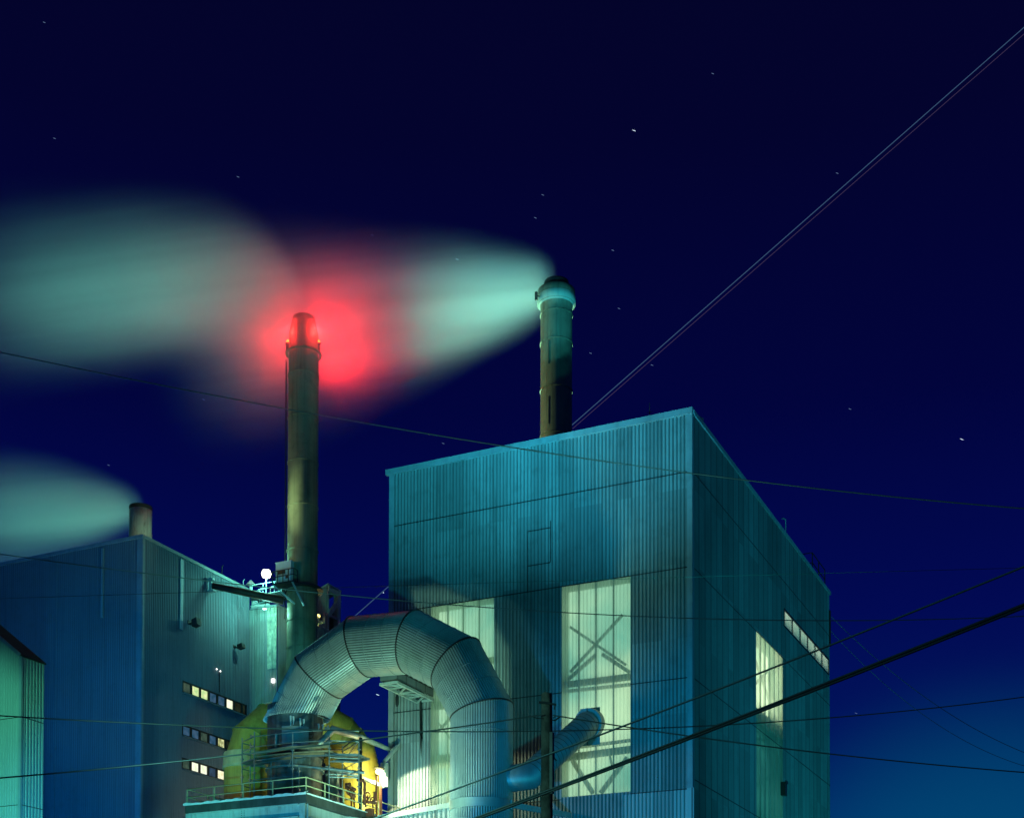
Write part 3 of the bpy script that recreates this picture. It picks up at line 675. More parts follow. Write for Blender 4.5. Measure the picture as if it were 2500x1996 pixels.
# small gallery with a yellow lamp beside it
q = at_d(777, 1503, 141)
t = thing('bulkhead_lamp', q, 'round yellow lamp glowing at the right side of the near smokestack', 'light')
g = MB(); 
for k in range(1): g.lathe(q.x, q.y, [(.05, q.z - .18), (.17, q.z - .1), (.2, q.z), (.17, q.z + .1), (.05, q.z + .18)], 16)
part('globe', g, glow('yellow_globe', (1.0, .85, .25), 3.0), t)
g = MB(); g.box(q.x - .1, q.x + .1, q.y + .15, q.y + .5, q.z - .3, q.z + .3); g.beam((q.x, q.y + .3, q.z - .2), (s1x, s1y, q.z - .2), .08); part('bracket', g, M['dark'], t)
lamp('bulkhead_light', 'POINT', q + Vector((.15, -.45, 0)), 60, (1, .85, .3), .15)
g = MB(); pts = [at_d(776 + 18 * (1 - math.cos(a)), 1528 - 9 * math.sin(a), 141) for a in [0, .5, 1.0, 1.5]]
g.tube(pts, .07, 6)
for k in range(5): 
    a_ = at_d(779 + k * 3.4, 1505 + .3 * k, 141.5); g.beam(a_, a_ - Vector((0, 0, .45)), .04)
tag(part('curved_handrail', g, M['rail'], loc=pts[0]), 'short curved yellow handrail below the round yellow lamp', 'railing')

# ================================================================== catwalk between mill building and near stack
zc = at_y(612, 1472, LE - 1.0).z
cwk = thing('catwalk', (LX, LE - 1, zc), 'steel catwalk with pale railings bridging the mill building and the near smokestack', 'catwalk')
cy0, cy1 = LE - 2.6, LE - 1.4
cx1 = s1x - ra + .3
a0 = at_y(613, 1470, cy0).x
g = MB(); g.box(a0, cx1, cy0, cy1, zc - .12, zc); 
g.beam((a0, cy0, zc - .25), (cx1, cy0, zc - .25), .16, .32); g.beam((a0, cy1, zc - .25), (cx1, cy1, zc - .25), .16, .32)
part('deck', g, M['trimd'], cwk)
g = MB(); g.beam((a0, cy0, zc - .95), (cx1 - 1.5, cy0, zc - .55), .12)
k = 0; x = a0 + .1
while x < cx1 - 1.3:
    g.beam((x, cy0, zc - .3), (x, cy0, zc - .95 + .4 * (x - a0) / (cx1 - 1.5 - a0)), .07)
    if x + .9 < cx1 - 1.3: g.beam((x, cy0, zc - .3), (x + .9, cy0, zc - .9), .06)
    x += .9
part('under_truss', g, M['steel'], cwk)
for s_, yy in enumerate((cy0, cy1)):
    x = a0 + .1
    while x < cx1:
        g = MB(); g.beam((x, yy, zc), (x, yy, zc + 1.1), .055); part('railing_post', g, M['white'], cwk); x += 1.3
    g = MB(); 
    for h in (.55, 1.1): g.beam((a0, yy, zc + h), (cx1, yy, zc + h), .05)
    part('railing_bar', g, M['white'], cwk)
# platform round the stack
zp = at_y(700, 1437, s1y).z - .3
plat = thing('stack_platform', (s1x, s1y, zp), 'ring platform with handrail and cabinet around the near smokestack', 'platform')
g = MB(); g.lathe(s1x, s1y, [(ra + .02, zp - .15), (ra + .55, zp - .15), (ra + .55, zp), (ra + .02, zp)], 48, smooth=False, caps=False)
pX0, pX1 = at_y(664, 1440, s1y - 2.6).x, at_y(716, 1440, s1y - 2.6).x
g.box(pX0, pX1, s1y - 2.6, s1y - .4, zp - .12, zp - .01)
part('deck', g, M['trimd'], plat)
g = MB()
for a_ in (0, 1, 2): pass
g.beam((pX0 + .1, s1y - 2.5, zp - .15), (pX1 - .5, s1y - 1.6, zp - 1.9), .14); g.beam((pX1 - .2, s1y - 2.5, zp - .1), (pX1 + .5, s1y - ra - .1, zp - 2.2), .14)
part('bracket', g, M['steel'], plat)
for x, y in [(pX0 + (pX1 - pX0) * k / 4, s1y - 2.55) for k in range(5)] + [(pX1, s1y - 1.9), (pX0, s1y - 1.5)]:
    g = MB(); g.beam((x, y, zp), (x, y, zp + 1.15), .07); part('railing_post', g, M['dark'], plat)
g = MB()
for h in (.58, 1.15): g.beam((pX0, s1y - 2.55, zp + h), (pX1, s1y - 2.55, zp + h), .06); g.beam((pX0, s1y - 2.55, zp + h), (pX0, s1y - .5, zp + h), .06); g.beam((pX1, s1y - 2.55, zp + h), (pX1, s1y - 1.9, zp + h), .06)
part('railing_bar', g, M['dark'], plat)
# white cabinet
cbx0 = at_d(672, 1430, 135.2); cbx1 = at_d(712, 1430, 134.2)
q = at_d(696, 1376, 135)
g = MB(); cbw = (at_y(673, 1420, s1y - 2.0).x, at_y(710, 1420, s1y - 2.0).x)
cab = thing('instrument_cabinet', (cbw[0], s1y - 1.6, zp), 'tall white instrument cabinet on the near stack platform beside the bright lamp', 'cabinet')
g.box(cbw[0], cbw[1], s1y - 2.0, s1y - .6, zp + .01, q.z); part('body', g, M['white'], cab)
g = MB(); g.box(cbw[0] - .05, cbw[1] + .05, s1y - 2.05, s1y - .55, q.z, q.z + .08); part('lid', g, M['white'], cab)
g = MB(); g.box(cbw[0] + .3, cbw[0] + 1.1, s1y - 2.03, s1y - 2.002, q.z - 1.1, q.z - .7); g.box(cbw[1] - .6, cbw[1] - .3, s1y - 2.03, s1y - 2.002, q.z - 1.6, q.z - 1.3); part('panel', g, M['redpipe'], cab)
g = MB(); g.tube([(cbw[1] - .3, s1y - 1.3, q.z), (cbw[1] - .3, s1y - 1.3, q.z + 3.2)], .08, 8); part('vent', g, M['white'], cab)
# dark cross pipe with a bracket, shadowing the wall
pA = at_x(518, 1429, LX + .5); pB = Vector((s1x - ra + .2, s1y - ra * .9, at_d(695, 1462, 135).z))
bp = thing('cross_pipe', pA, 'long dark brown pipe from a white wall bracket across to the near smokestack', 'pipe')
g = MB(); g.tube([pA, pB], [.28, .42], 20); part('pipe_run', g, surface('brown_pipe', (.08, .03, .015), .6, .1, .3, .2, (.02, .01, .01), .3, 1), bp)
d_ = (pB - pA).normalized()
g = MB(); g.beam(pA - d_ * .15 + Vector((0, 0, .75)), pA - d_ * .15 + Vector((0, 0, -.6)), .25, .2); g.box(LX + .05, pA.x + .2, pA.y - .2, pA.y + .12, pA.z + .5, pA.z + .7); g.box(LX + .05, pA.x + .3, pA.y - .2, pA.y + .3, pA.z - .6, pA.z - .42); part('wall_bracket', g, M['white'], bp)
# little roof fittings above the catwalk end
for px, py, h in ((540, 1413, 1.0), (592, 1436, .7)):
    q = LS(px, py); g = MB(); g.tube([(LX, q.y, LZ - .6), (LX + .1, q.y, LZ + h), (LX + .25, q.y, LZ + h + .1)], .05, 5)
    tag(part('roof_stub', g, M['white'] if px > 560 else M['dark'], loc=(LX, q.y, LZ)), 'thin %s pipe stub on the mill building roof edge %s' % (('pale', 'close to the catwalk') if px > 560 else ('dark', 'above the pipe bracket')), 'pipe')
q = LS(604, 1432); t = thing('roof_fan', (LX + .4, q.y, LZ), 'small white hooded fitting at the end of the mill roof, left of the bright lamp', 'vent')
g = MB(); g.tube([(LX + .4, q.y, LZ - .3), (LX + .4, q.y, LZ + .6)], .14, 8); part('stem', g, M['white'], t)
g = MB(); g.lathe(LX + .4, q.y, [(.5, LZ + .45), (.42, LZ + .55), (.08, LZ + .95)], 10); part('hood', g, M['white'], t)
# bright lamp on its post
lq = at_y(650, 1400, cy0 + .3)
t = thing('catwalk_floodlight', lq, 'dazzling white floodlight on a short post above the catwalk', 'light')
g = MB(); g.tube([(lq.x, cy0 + .3, zc), (lq.x, cy0 + .3, lq.z - .35)], .06, 8); part('post', g, M['white'], t)
g = MB(); g.lathe(lq.x, lq.y, [(.10, lq.z - .42), (.36, lq.z - .33), (.48, lq.z), (.36, lq.z + .33), (.10, lq.z + .42)], 20); part('bulb', g, glow('lamp_white', (1, .93, .66), 5), t)
lamp('catwalk_lamp', 'POINT', lq + Vector((.1, -.75, -.3)), 900, (.17, 1.0, .80), .18)
ll_ = at_y(646, 1489, cy0 - .3); lamp('catwalk_lamp_low', 'POINT', ll_, 650, (.26, 1.0, .80), .12)
g = MB(); g.lathe(ll_.x, ll_.y, [(.04, ll_.z + .3), (.22, ll_.z + .2), (.24, ll_.z + .12)], 12, caps=False); g.beam((ll_.x, ll_.y, ll_.z + .25), (ll_.x, cy0, zc - .3), .05); part('downlight', g, M['dark'], t)

# ================================================================== arched duct
P_ = at_d(1176, 1735, 104); DY = P_.y
JP = [(724, 1757), (779, 1651), (881, 1578), (1008, 1567), (1114, 1621), (1176, 1738)]
J = [at_y(a, b, DY) for a, b in JP]
J[0].x = J[0].x; DR = 2.2
du = thing('arched_duct', (J[5].x, DY, 0), 'huge ribbed silver duct arching in angled segments and dropping beside the boiler house', 'duct')
path = [J[0] - (J[1] - J[0]).normalized() * .0] + J[1:] + [Vector((J[5].x, DY, 0))]
def clip_seg(i, nrib=76):
    """one straight segment between two mitre planes"""
    pts = path; p, q = pts[i], pts[i + 1]; d = (q - p).normalized()
    n0 = d if i == 0 else (d + (pts[i] - pts[i - 1]).normalized()).normalized()
    n1 = d if i == len(pts) - 2 else (d + (pts[i + 2] - pts[i + 1]).normalized()).normalized()
    if i == 0: n0 = Vector((.0, 0, 1))
    a = Vector((0, 1, 0)); b = a.cross(d).normalized()
    prof = [(0, 0), (.28, 0), (.42, 1), (.86, 1)]
    ths = [(2 * math.pi * (k + t) / nrib, h) for k in range(nrib) for t, h in prof]; n = len(ths); v = []
    for c, nn in ((p, n0), (q, n1)):
        for th, h in ths:
            r = DR + .10 * h; o = a * (math.cos(th) * r) + b * (math.sin(th) * r)
            v.append(c + o - d * (o.dot(nn) / d.dot(nn)))
    return v, [(k, (k + 1) % n, n + (k + 1) % n, n + k) for k in range(n)], p, q, d, n0, n1, b
def band(p, d, nn, r0, r1, w, n=96):
    a = Vector((0, 1, 0)); b = a.cross(d).normalized(); g = MB(); v = []
    for r, s_ in ((r0, -w), (r1, -w), (r1, w), (r0, w)):
        for k in range(n):
            th = 2 * math.pi * k / n; o = a * (math.cos(th) * r) + b * (math.sin(th) * r)
            v.append(p + o - d * (o.dot(nn) / d.dot(nn)) + d * s_)
    f = [(i * n + k, i * n + (k + 1) % n, (i + 1) * n + (k + 1) % n, (i + 1) * n + k) for i in range(3) for k in range(n)]
    return g.add(v, f, False)
for i in range(len(path) - 1):
    v, f, p, q, d, n0, n1, b = clip_seg(i)
    g = MB(); g.add(v, f); g.dk = {k for k in range(len(f)) if k % 4 == 0}; seg = part('duct_segment', g, M['galv'], du, mat2=M['galvg'])  # groove floors coloured darker in place of rib shade
    cuts = (.34, .67) if i < 5 else (.06, .245)
    for c in cuts:
        cc = p.lerp(q, c); g = band(cc, d, d, DR + .02, DR + .125, .018); part('strap', g, M['galv2'], seg)
    if i: part('joint_ring', band(p, d, n0, DR + .02, DR + .15, .05), M['dark'], du)
g = MB()
zr = zat(1968, (J[5].x, DY)) ; g.lathe(J[5].x, DY, [(DR + .01, zr - .35), (DR + .16, zr - .35), (DR + .16, zr + .3), (DR + .01, zr + .3)], 96, smooth=False, caps=False)
part('support_collar', g, M['galv2'], du)

# ================================================================== platform and silver vessel
cP = at_d(748, 1936, 103); PXx, PYy, PZ = cP.x, cP.y, cP.z
px0 = at_y(452, 1965, PYy).x; py1 = PYy + 17
pl = thing('vessel_platform', (PXx, PYy, PZ), 'elevated steel platform on pale girders carrying the scaffolded vessel', 'platform')
g = MB(); g.box(px0, PXx, PYy, py1, PZ - .62, PZ); part('deck', g, M['deck'], pl)
g = MB(); n = 60; v = []; 
for k in range(n + 1):
    x = px0 - .1 + (PXx - px0 + .15) * k / n; h = .13 + .10 * math.sin(k * .9) * math.sin(k * .37 + 1) + random.uniform(-.03, .05)
    v += [(x, PYy - .10, PZ - .06), (x, PYy - .14, PZ + .02 + h * .6), (x, PYy + .25, PZ + .05 + h)]
f = []
for k in range(n): 
    for j in range(2): f.append((3 * k + j, 3 * k + 3 + j, 3 * k + 4 + j, 3 * k + 1 + j))
g.add(v, f); v = []
for k in range(31):
    y = PYy - .12 + 12 * k / 30; h = .08 + random.uniform(-.04, .06)
    v += [(PXx + .10, y, PZ - .05), (PXx + .13, y, PZ + h * .5), (PXx - .2, y, PZ + h)]
f = []
for k in range(30):
    for j in range(2): f.append((3 * k + j, 3 * k + 3 + j, 3 * k + 4 + j, 3 * k + 1 + j))
g.add(v, f); part('snow_edge', g, M['snow'], pl)
gz1 = PZ - .64; gz0 = PZ - 1.55
g = MB(); g.box(px0 + .3, PXx - .75, PYy + .30, PYy + .34, gz0, gz1); g.box(px0 + .3, PXx - .75, PYy + .05, PYy + .5, gz0 - .06, gz0); g.box(px0 + .3, PXx - .75, PYy + .05, PYy + .5, gz1 - .05, gz1 + .005)
girder = part('front_girder', g, M['steel'], pl)
bl = MB()
for cx_ in (at_y(590, 1980, PYy + .3).x,):
    for i in range(2):
        for j in range(5):
            bl.lathe(cx_ + i * .22, 0, [(.028, 0), (.028, .02)], 6) if False else bl.box(cx_ + i * .24 - .022, cx_ + i * .24 + .022, PYy + .27, PYy + .298, gz1 - .16 - j * .16, gz1 - .11 - j * .16)
part('bolts', bl, M['dark'], girder)
g = MB(); g.box(PXx - .5, PXx - .46, PYy + 1.0, py1, gz0, gz1); g.box(PXx - .7, PXx - .2, PYy + .9, py1, gz0 - .06, gz0); part('side_girder', g, M['steel'], pl)
for x, y in ((PXx - .45, PYy + .35), (px0 + .2, PYy + .35), (PXx - .45, py1 - .5), (px0 + .2, py1 - .5)):
    g = MB(); g.box(x - .25, x + .25, y - .22, y - .17, 0, PZ - .63); g.box(x - .25, x + .25, y + .17, y + .22, 0, PZ - .63); g.box(x - .03, x + .03, y - .17, y + .17, 0, PZ - .63); part('column', g, M['steel'], pl)
g = MB(); g.beam((PXx - .7, PYy + .6, gz0 - 3.2), (PXx - 2.9, PYy + .6, gz0 - .2), .2); g.beam((PXx - .4, PYy + .6, gz0 - 3.2), (PXx - .4, PYy + 3.2, gz0 - .2), .2); part('knee_brace', g, M['steel'], pl)
g = MB(); g.beam((px0, PYy + .7, gz0 - .7), (PXx, PYy + .7, gz0 - .4), .14); g.beam((px0, PYy + 4, gz0 - .3), (PXx, PYy + 4, gz0 - .3), .25); g.beam((px0 + 4, PYy + .8, gz0 - .4), (PXx - 1, PYy + 4, gz0 - .4), .15); part('under_bracing', g, M['steel'], pl)
hp = MB(); hp.lathe(PXx - 5.5, PYy + 5, [(.5, gz0 - 6), (2.6, gz0 - .2), (2.6, PZ - .64)], 24); part('hopper', hp, M['galv2'], pl)
hp = MB(); hp.lathe(PXx - 2.2, PYy + 8, [(.5, gz0 - 6), (2.6, gz0 - .2), (2.6, PZ - .64)], 24); part('hopper', hp, M['galv2'], pl)

# guard rail round the platform
gr_ = thing('guard_rail', (PXx, PYy, PZ), 'pale yellow guard rail around the edge of the vessel platform', 'railing')
H = 1.22
xs_ = [PXx - .1] + [at_y(p, 1900, PYy).x for p in (664, 592, 521.5)] + [px0 + .12]
for x in xs_:
    g = MB(); g.beam((x, PYy + .1, PZ), (x, PYy + .1, PZ + H), .075); part('post', g, M['rail'], gr_)
ys_ = [PYy + 2.6 * k for k in range(1, 7)]
for y in ys_:
    g = MB(); g.beam((PXx - .1, y, PZ), (PXx - .1, y, PZ + H), .075); part('post', g, M['rail'], gr_)
for y in ys_[:3]:
    g = MB(); g.beam((px0 + .12, y, PZ), (px0 + .12, y, PZ + H), .075); part('post', g, M['rail'], gr_)
for h in (H * .5, H):
    g = MB(); g.tube([(px0 + .12, PYy + 8, PZ + h), (px0 + .12, PYy + .1, PZ + h), (PXx - .1, PYy + .1, PZ + h), (PXx - .1, py1 - 1, PZ + h)], .042, 6); part('rail', g, M['rail'], gr_)

# silver vessel
vc = at_d(720.5, 1800, 111); vx, vy = vc.x, DY
VR = 67.5 / F * (Vector((vx, vy, 0)) - Vector((CAM.x, CAM.y, 0))).dot(FH)
vx = at_y(720.5, 1800, DY).x
vt = zat(1742, (vx, vy))
ve = thing('scrubber_vessel', (vx, vy, PZ), 'dark stained cylindrical steel vessel under the arched duct, wrapped in scaffolding', 'vessel')
zn = zat(1868, (vx, vy - VR)); zb2 = zat(1834, (vx, vy - VR))
g = MB(); g.lathe(vx, vy, [(VR * .99, PZ - .05), (VR * .99, zn), (VR * .96, zn + .4), (VR, zb2), (VR, J[0].z + 1.0)], 72, caps=False); part('shell', g, M['vessel'], ve)
for z in (zn, zn - .12):
    pass
g = MB(); g.lathe(vx, vy, [(VR, zn - .12), (VR + .14, zn - .1), (VR + .14, zn + .02), (VR, zn + .04)], 72, smooth=False, caps=False); part('flange_ring', g, M['galv2'], ve)
g = MB(); g.lathe(vx, vy, [(VR, zb2 - .2), (VR + .10, zb2 - .2), (VR + .10, zb2 + .1), (VR, zb2 + .12)], 72, smooth=False, caps=False); part('flange_ring', g, M['dark'], ve)
q = at_y(676, 1786, vy - VR - .05); zq = zat(1820, (vx, vy - VR)); g = MB(); xx = at_y(676, 1800, vy - VR).x; yy = vy - math.sqrt(max(VR ** 2 - (xx - vx) ** 2, 0)) - .12
g.tube([(xx, yy, zat(1824, (vx, vy - VR))), (xx, yy, zat(1790, (vx, vy - VR)))], .10, 8); part('sight_pipe', g, M['lag'], ve)
# hatch with hand wheel
xx = at_y(735, 1790, vy - VR).x; yy = vy - math.sqrt(VR ** 2 - (xx - vx) ** 2) - .15; zz_ = zat(1790, (vx, vy - VR))
g = MB(); pts = [Vector((xx + .32 * math.cos(a), yy, zz_ + .32 * math.sin(a))) for a in [k * math.pi / 8 for k in range(17)]]
g.tube(pts, .035, 6, caps=False); g.beam((xx - .3, yy, zz_), (xx + .3, yy, zz_), .04); g.beam((xx, yy, zz_ - .3), (xx, yy, zz_ + .3), .04); g.beam((xx, yy, zz_), (xx, yy + .3, zz_), .06); part('hand_wheel', g, M['dark'], ve)
x1_ = at_y(728, 1790, vy - VR).x; x2_ = at_y(782, 1790, vy - VR * .6).x
g = MB(); v = []; n = 12; za, zb_ = zat(1826, (vx, vy - VR)), zat(1772, (vx, vy - VR))
for k in range(n + 1):
    th = -math.pi / 2 + (.12 + .95 * k / n)
    for z in (za, zb_): v.append((vx + (VR + .07) * math.cos(th), vy + (VR + .07) * math.sin(th), z))
g.add(v, [(2 * k, 2 * k + 2, 2 * k + 3, 2 * k + 1) for k in range(n)], True); part('patch_plate', g, M['galv2'], ve)
# icicle-like mineral runs below the joint
g = MB()
for k, (pp, ln) in enumerate(((706, 30), (711, 20), (722, 28), (727, 16), (742, 14), (752, 10), (765, 12))):
    xx = at_y(pp, 1760, vy - VR).x; yy = vy - math.sqrt(max(VR ** 2 - (xx - vx) ** 2, .01)) - .03; zt = zat(1748 + (pp - 706) * .32, (vx, vy - VR)); 
    g.tube([(xx, yy, zt), (xx + .05, yy - .02, zt - ln * .016), (xx, yy, zt - ln * .031)], [.09, .07, .02], 6)
part('mineral_runs', g, M['snow'], ve)

# second small vessel right of it
q = at_d(812, 1900, 113.5); r2 = 17 / F * 113.5; zt = zat(1887, (q.x, q.y))
sv = thing('small_vessel', (q.x, q.y, PZ), 'small green grey cylindrical tank right of the scaffolded vessel', 'vessel')
g = MB(); g.lathe(q.x, q.y, [(r2, PZ - .02), (r2, zt), (r2 * .8, zt + .15), (.05, zt + .22)], 32); part('shell', g, M['galv2'], sv)
g = MB(); g.lathe(q.x, q.y, [(r2, zt - .25), (r2 + .07, zt - .25), (r2 + .07, zt - .1), (r2, zt - .1)], 32, caps=False, smooth=False); g.tube([(q.x + r2 + .1, q.y - .3, PZ), (q.x + r2 + .1, q.y - .3, zt)], .08, 8); part('side_pipe', g, M['lag'], sv)

# yellow arch duct behind
yl = at_d(601, 1900, 114.5); yr = at_d(882, 1900, 120.5)
YR = 54 / F * 114.5
za_ = zat(1868, (yl.x, yl.y)); ctr = (yl + yr) / 2; hx = (yr - yl) / 2; hx.z = 0
rise = (zat(1737, (ctr.x, ctr.y)) - zat(1868, (ctr.x, ctr.y)))
angs = [180, 152, 126, 103, 77, 54, 28, 0]
zr_ = zat(1868, (yr.x, yr.y)); 
ypts = [Vector((yl.x, yl.y, PZ - 1))]
for k, a in enumerate(angs):
    c_ = math.cos(R(a)); s_ = math.sin(R(a)); zb_ = za_ + (zr_ - za_) * (1 + c_) / 2 * .0
    ypts.append(Vector((ctr.x + hx.x * c_, ctr.y + hx.y * c_, za_ + rise * s_)))
ypts.append(Vector((yr.x, yr.y, PZ - 1)))
ya_ = thing('yellow_duct', (ctr.x, ctr.y, PZ), 'dirty yellow jointed duct arching behind the scaffolded vessel', 'duct')
def seg_tube(pts, i, r, n=40):
    p, q = pts[i], pts[i + 1]; d = (q - p).normalized()
    n0 = d if i == 0 else (d + (pts[i] - pts[i - 1]).normalized()).normalized()
    n1 = d if i == len(pts) - 2 else (d + (pts[i + 2] - pts[i + 1]).normalized()).normalized()
    a = Vector((-hx.y, hx.x, 0)).normalized(); b = a.cross(d).normalized(); v = []
    for c, nn in ((p, n0), (q, n1)):
        for k in range(n):
            th = 2 * math.pi * k / n; o = a * (math.cos(th) * r) + b * (math.sin(th) * r); v.append(c + o - d * (o.dot(nn) / d.dot(nn)))
    return v, [(k, (k + 1) % n, n + (k + 1) % n, n + k) for k in range(n)], p, d, n0, a, b
for i in range(len(ypts) - 1):
    v, f, p, d, n0, a, b = seg_tube(ypts, i, YR * (1.0 if i not in (6, 7) else 1.0)); g = MB(); g.add(v, f, True); part('duct_segment', g, M['yellow'], ya_)
    if i:
        g = MB(); v = []; n = 40
        for r, s_ in ((YR, -.05), (YR + .05, -.05), (YR + .05, .05), (YR, .05)):
            for k in range(n):
                th = 2 * math.pi * k / n; o = a * (math.cos(th) * r) + b * (math.sin(th) * r); v.append(p + o - d * (o.dot(n0) / d.dot(n0)) + d * s_)
        g.add(v, [(j * n + k, j * n + (k + 1) % n, (j + 1) * n + (k + 1) % n, (j + 1) * n + k) for j in range(3) for k in range(n)]); part('joint_ring', g, M['yellow'], ya_)
zb0 = zat(1874, (yl.x, yl.y)); zb1 = zat(1842, (yl.x, yl.y))
g = MB(); g.lathe(yl.x, yl.y, [(YR, zb0 - .15), (YR + .13, zb0 - .1), (YR + .08, zb0 + .2), (YR + .06, zb1), (YR, zb1 + .1)], 48, caps=False); part('insulation_wrap', g, M['yband'], ya_)
# yellow transition hood that widens the right leg
g = MB(); zz0 = zat(1893, (yr.x, yr.y)); zz1_ = zat(1800, (yr.x, yr.y)); 
hd = MB(); wd = Vector((hx.x, hx.y, 0)).normalized(); dd = Vector((-wd.y, wd.x, 0))
def hoodring(z, w0, w1, dp): return [Vector((yr.x, yr.y, z)) + wd * a + dd * b for a, b in ((-w0, -dp), (w1, -dp), (w1, dp), (-w0, dp))]
rg = [hoodring(zz0, 1.7, .2, 1.2), hoodring(zz0 + 1.2, 3.2, .2, 1.2), hoodring(zz1_ - .3, 3.6, .0, 1.2), hoodring(zz1_ + .6, 3.6, -.6, 1.0)]
v = [q for r_ in rg for q in r_]
hd.add(v, [(i * 4 + k, i * 4 + (k + 1) % 4, i * 4 + 4 + (k + 1) % 4, i * 4 + 4 + k) for i in range(3) for k in range(4)] + [(15, 14, 13, 12)]); part('transition_hood', hd, M['yellow'], ya_)

# ================================================================== scaffolding round the vessel
sc = thing('scaffold', (vx, vy - 3, PZ), 'tube scaffolding with plank decks wrapped around the stained vessel', 'scaffold')
def SP(px, py, y): return at_y(px, py, y)
yf, yb_ = vy - VR - 1.5, vy - VR - .3
zdk = zat(1848, (vx, yf)); ztp = zat(1790, (vx, yf))
xa, xb, xc_, xd, xe = [SP(p, 1850, yf).x for p in (572, 621, 714, 793, 843)]
posts = [(xa, yf + 1.0, 1800), (xb, yf, 1785), (xc_, yf, 1785), (xd, yf + .6, 1790), (xe, yf + 1.9, 1812), (SP(611, 1850, yb_ + .8).x, yb_ + .8, 1812), (SP(662, 1850, yb_).x, yb_, 1856), (SP(836, 1850, yb_ + 3).x, yb_ + 3, 1820), (SP(769, 1850, yb_ + 2).x, yb_ - .2, 1870)]
for x, y, py in posts:
    g = MB(); g.tube([(x, y, PZ), (x, y, zat(py, (x, y)))], .05, 8)
    for h in (1.2, 2.6, 4.0): 
        if PZ + h < zat(py, (x, y)): g.box(x - .09, x + .09, y - .09, y + .09, PZ + h - .05, PZ + h + .05)
    part('standard', g, M['scaf'], sc)
pf = [posts[0], posts[1], posts[2], posts[3], posts[4]]
def ledg(a, b, za, zb_, r=.035):
    g = MB(); g.tube([(a[0], a[1], za), (b[0], b[1], zb_)], r, 6); part('ledger', g, M['scaf'], sc)
top = [zat(1797, pf[1]), zat(1822, pf[1])]
for z in (top[0], top[1], zdk - .35, zdk - 1.6):
    for a, b in zip(pf, pf[1:]):
        if z < zdk and a is pf[2]: continue
        ledg(a, b, z, z)
for z in (top[0] - .1, top[1] - .1, zdk - .4, zdk - 1.7, zdk - 3.0): ledg(posts[0], posts[5], z, z, .04)
for z in (zdk - .5, zdk - 1.7): ledg(posts[6], posts[1], z, z)
for z in (top[1], zdk - .5, zdk - 1.2): ledg(posts[4], posts[7], z, z)
ledg(posts[7], posts[4], zdk + .1, zdk + 1.0); ledg(posts[3], posts[4], zdk - 1.8, zdk - 1.8, .05); ledg(posts[8], (SP(890, 1890, yf + 3).x, yf + 3), zat(1868, posts[8]), zat(1885, (SP(890, 1890, yf + 3).x, yf + 3)), .12)
def deckp(pts, th=.09, mat='plank'):
    g = MB(); v = [Vector(p) for p in pts]; v += [p + Vector((0, 0, th)) for p in v]; n = len(pts)
    g.add(v, [tuple(reversed(range(n))), tuple(range(n, 2 * n))] + [(k, (k + 1) % n, n + (k + 1) % n, n + k) for k in range(n)]); part('plank_deck', g, M[mat], sc)
deckp([(xa - .1, yf + .95, zdk), (xb, yf + .02, zdk), (xb + .1, yb_ + .6, zdk), (xa, yb_ + 1.2, zdk)], mat='scaf')
deckp([(xb + .02, yf + .02, zdk + .12), (xc_, yf + .02, zdk + .12), (xc_, yb_ + .3, zdk + .12), (xb, yb_ + .9, zdk + .12)])
deckp([(xc_ + .02, yf + .03, zdk + .12), (xd, yf + .55, zdk + .12), (xd, yb_ + 1, zdk + .12), (xc_, yb_ + .3, zdk + .12)])
deckp([(xd - .5, yf + .8, zdk - .12), (xe - .05, yf + 1.9, zdk - .12), (xe - .1, yf + 3.6, zdk - .12), (xd - .3, yf + 2.4, zdk - .12)], .16, 'scaf')
deckp([(xb + .1, yf - .02, zdk + .3), (xc_, yf - .06, zdk + .42), (xc_, yf + .02, zdk + .42), (xb + .1, yf + .02, zdk + .3)], .25)
deckp([(xc_ + .05, yf - .06, zdk + .42), (xd, yf + .5, zdk + .36), (xd, yf + .58, zdk + .36), (xc_ + .05, yf + .0, zdk + .42)], .22)
g = MB()
for k in range(9):
    x = xd + .1 + k * (xe - xd) / 9; y = yf + .7 + k * 1.3 / 9; g.beam((x, y + .2, zdk - .55), (x + .35, y + 1.2, zdk - .2), .07)
g.beam((xd - .2, yf + .8, zdk - .6), (xe, yf + 2.0, zdk - .6), .08); part('transom', g, M['scaf'], sc)
for x, y, z in ((xb - .15, yf, top[0] + .02), (xb - .15, yf, top[1] + .05), (xb - .35, yf + .2, zdk - 1.75), (xd - .1, yf + .5, top[0] + .1), (xd - .2, yf + .5, top[1] - .2), (xd + .1, yf + .5, top[1] - .1)):
    g = MB(); g.box(x - .16, x + .16, y - .08, y + .08, z - .07, z + .07); g.box(x - .22, x - .15, y - .06, y + .06, z - .15, z + .15); part('coupler', g, M['scaf'], sc)
for (a, b, c, d2) in ((posts[0], zdk - 2.9, posts[5], zdk - 3.8), (posts[5], zdk - 3.3, posts[6], zdk - 3.8), (posts[2], zdk - 1.0, posts[2], 0)):
    if d2: ledg(a, c, b, d2)
g = MB(); g.beam((xb + .2, yf, zdk - .15), (xc_ - .1, yf + .02, zdk - .05), .05, .1); g.beam((xc_ - .35, yf, zdk - .9), (xc_, yf, zdk), .05); g.beam((xc_ + .1, yf + .02, zdk - .1), (xd, yf + .6, zdk - .2), .05, .12); part('toe_board', g, M['scaf'], sc)

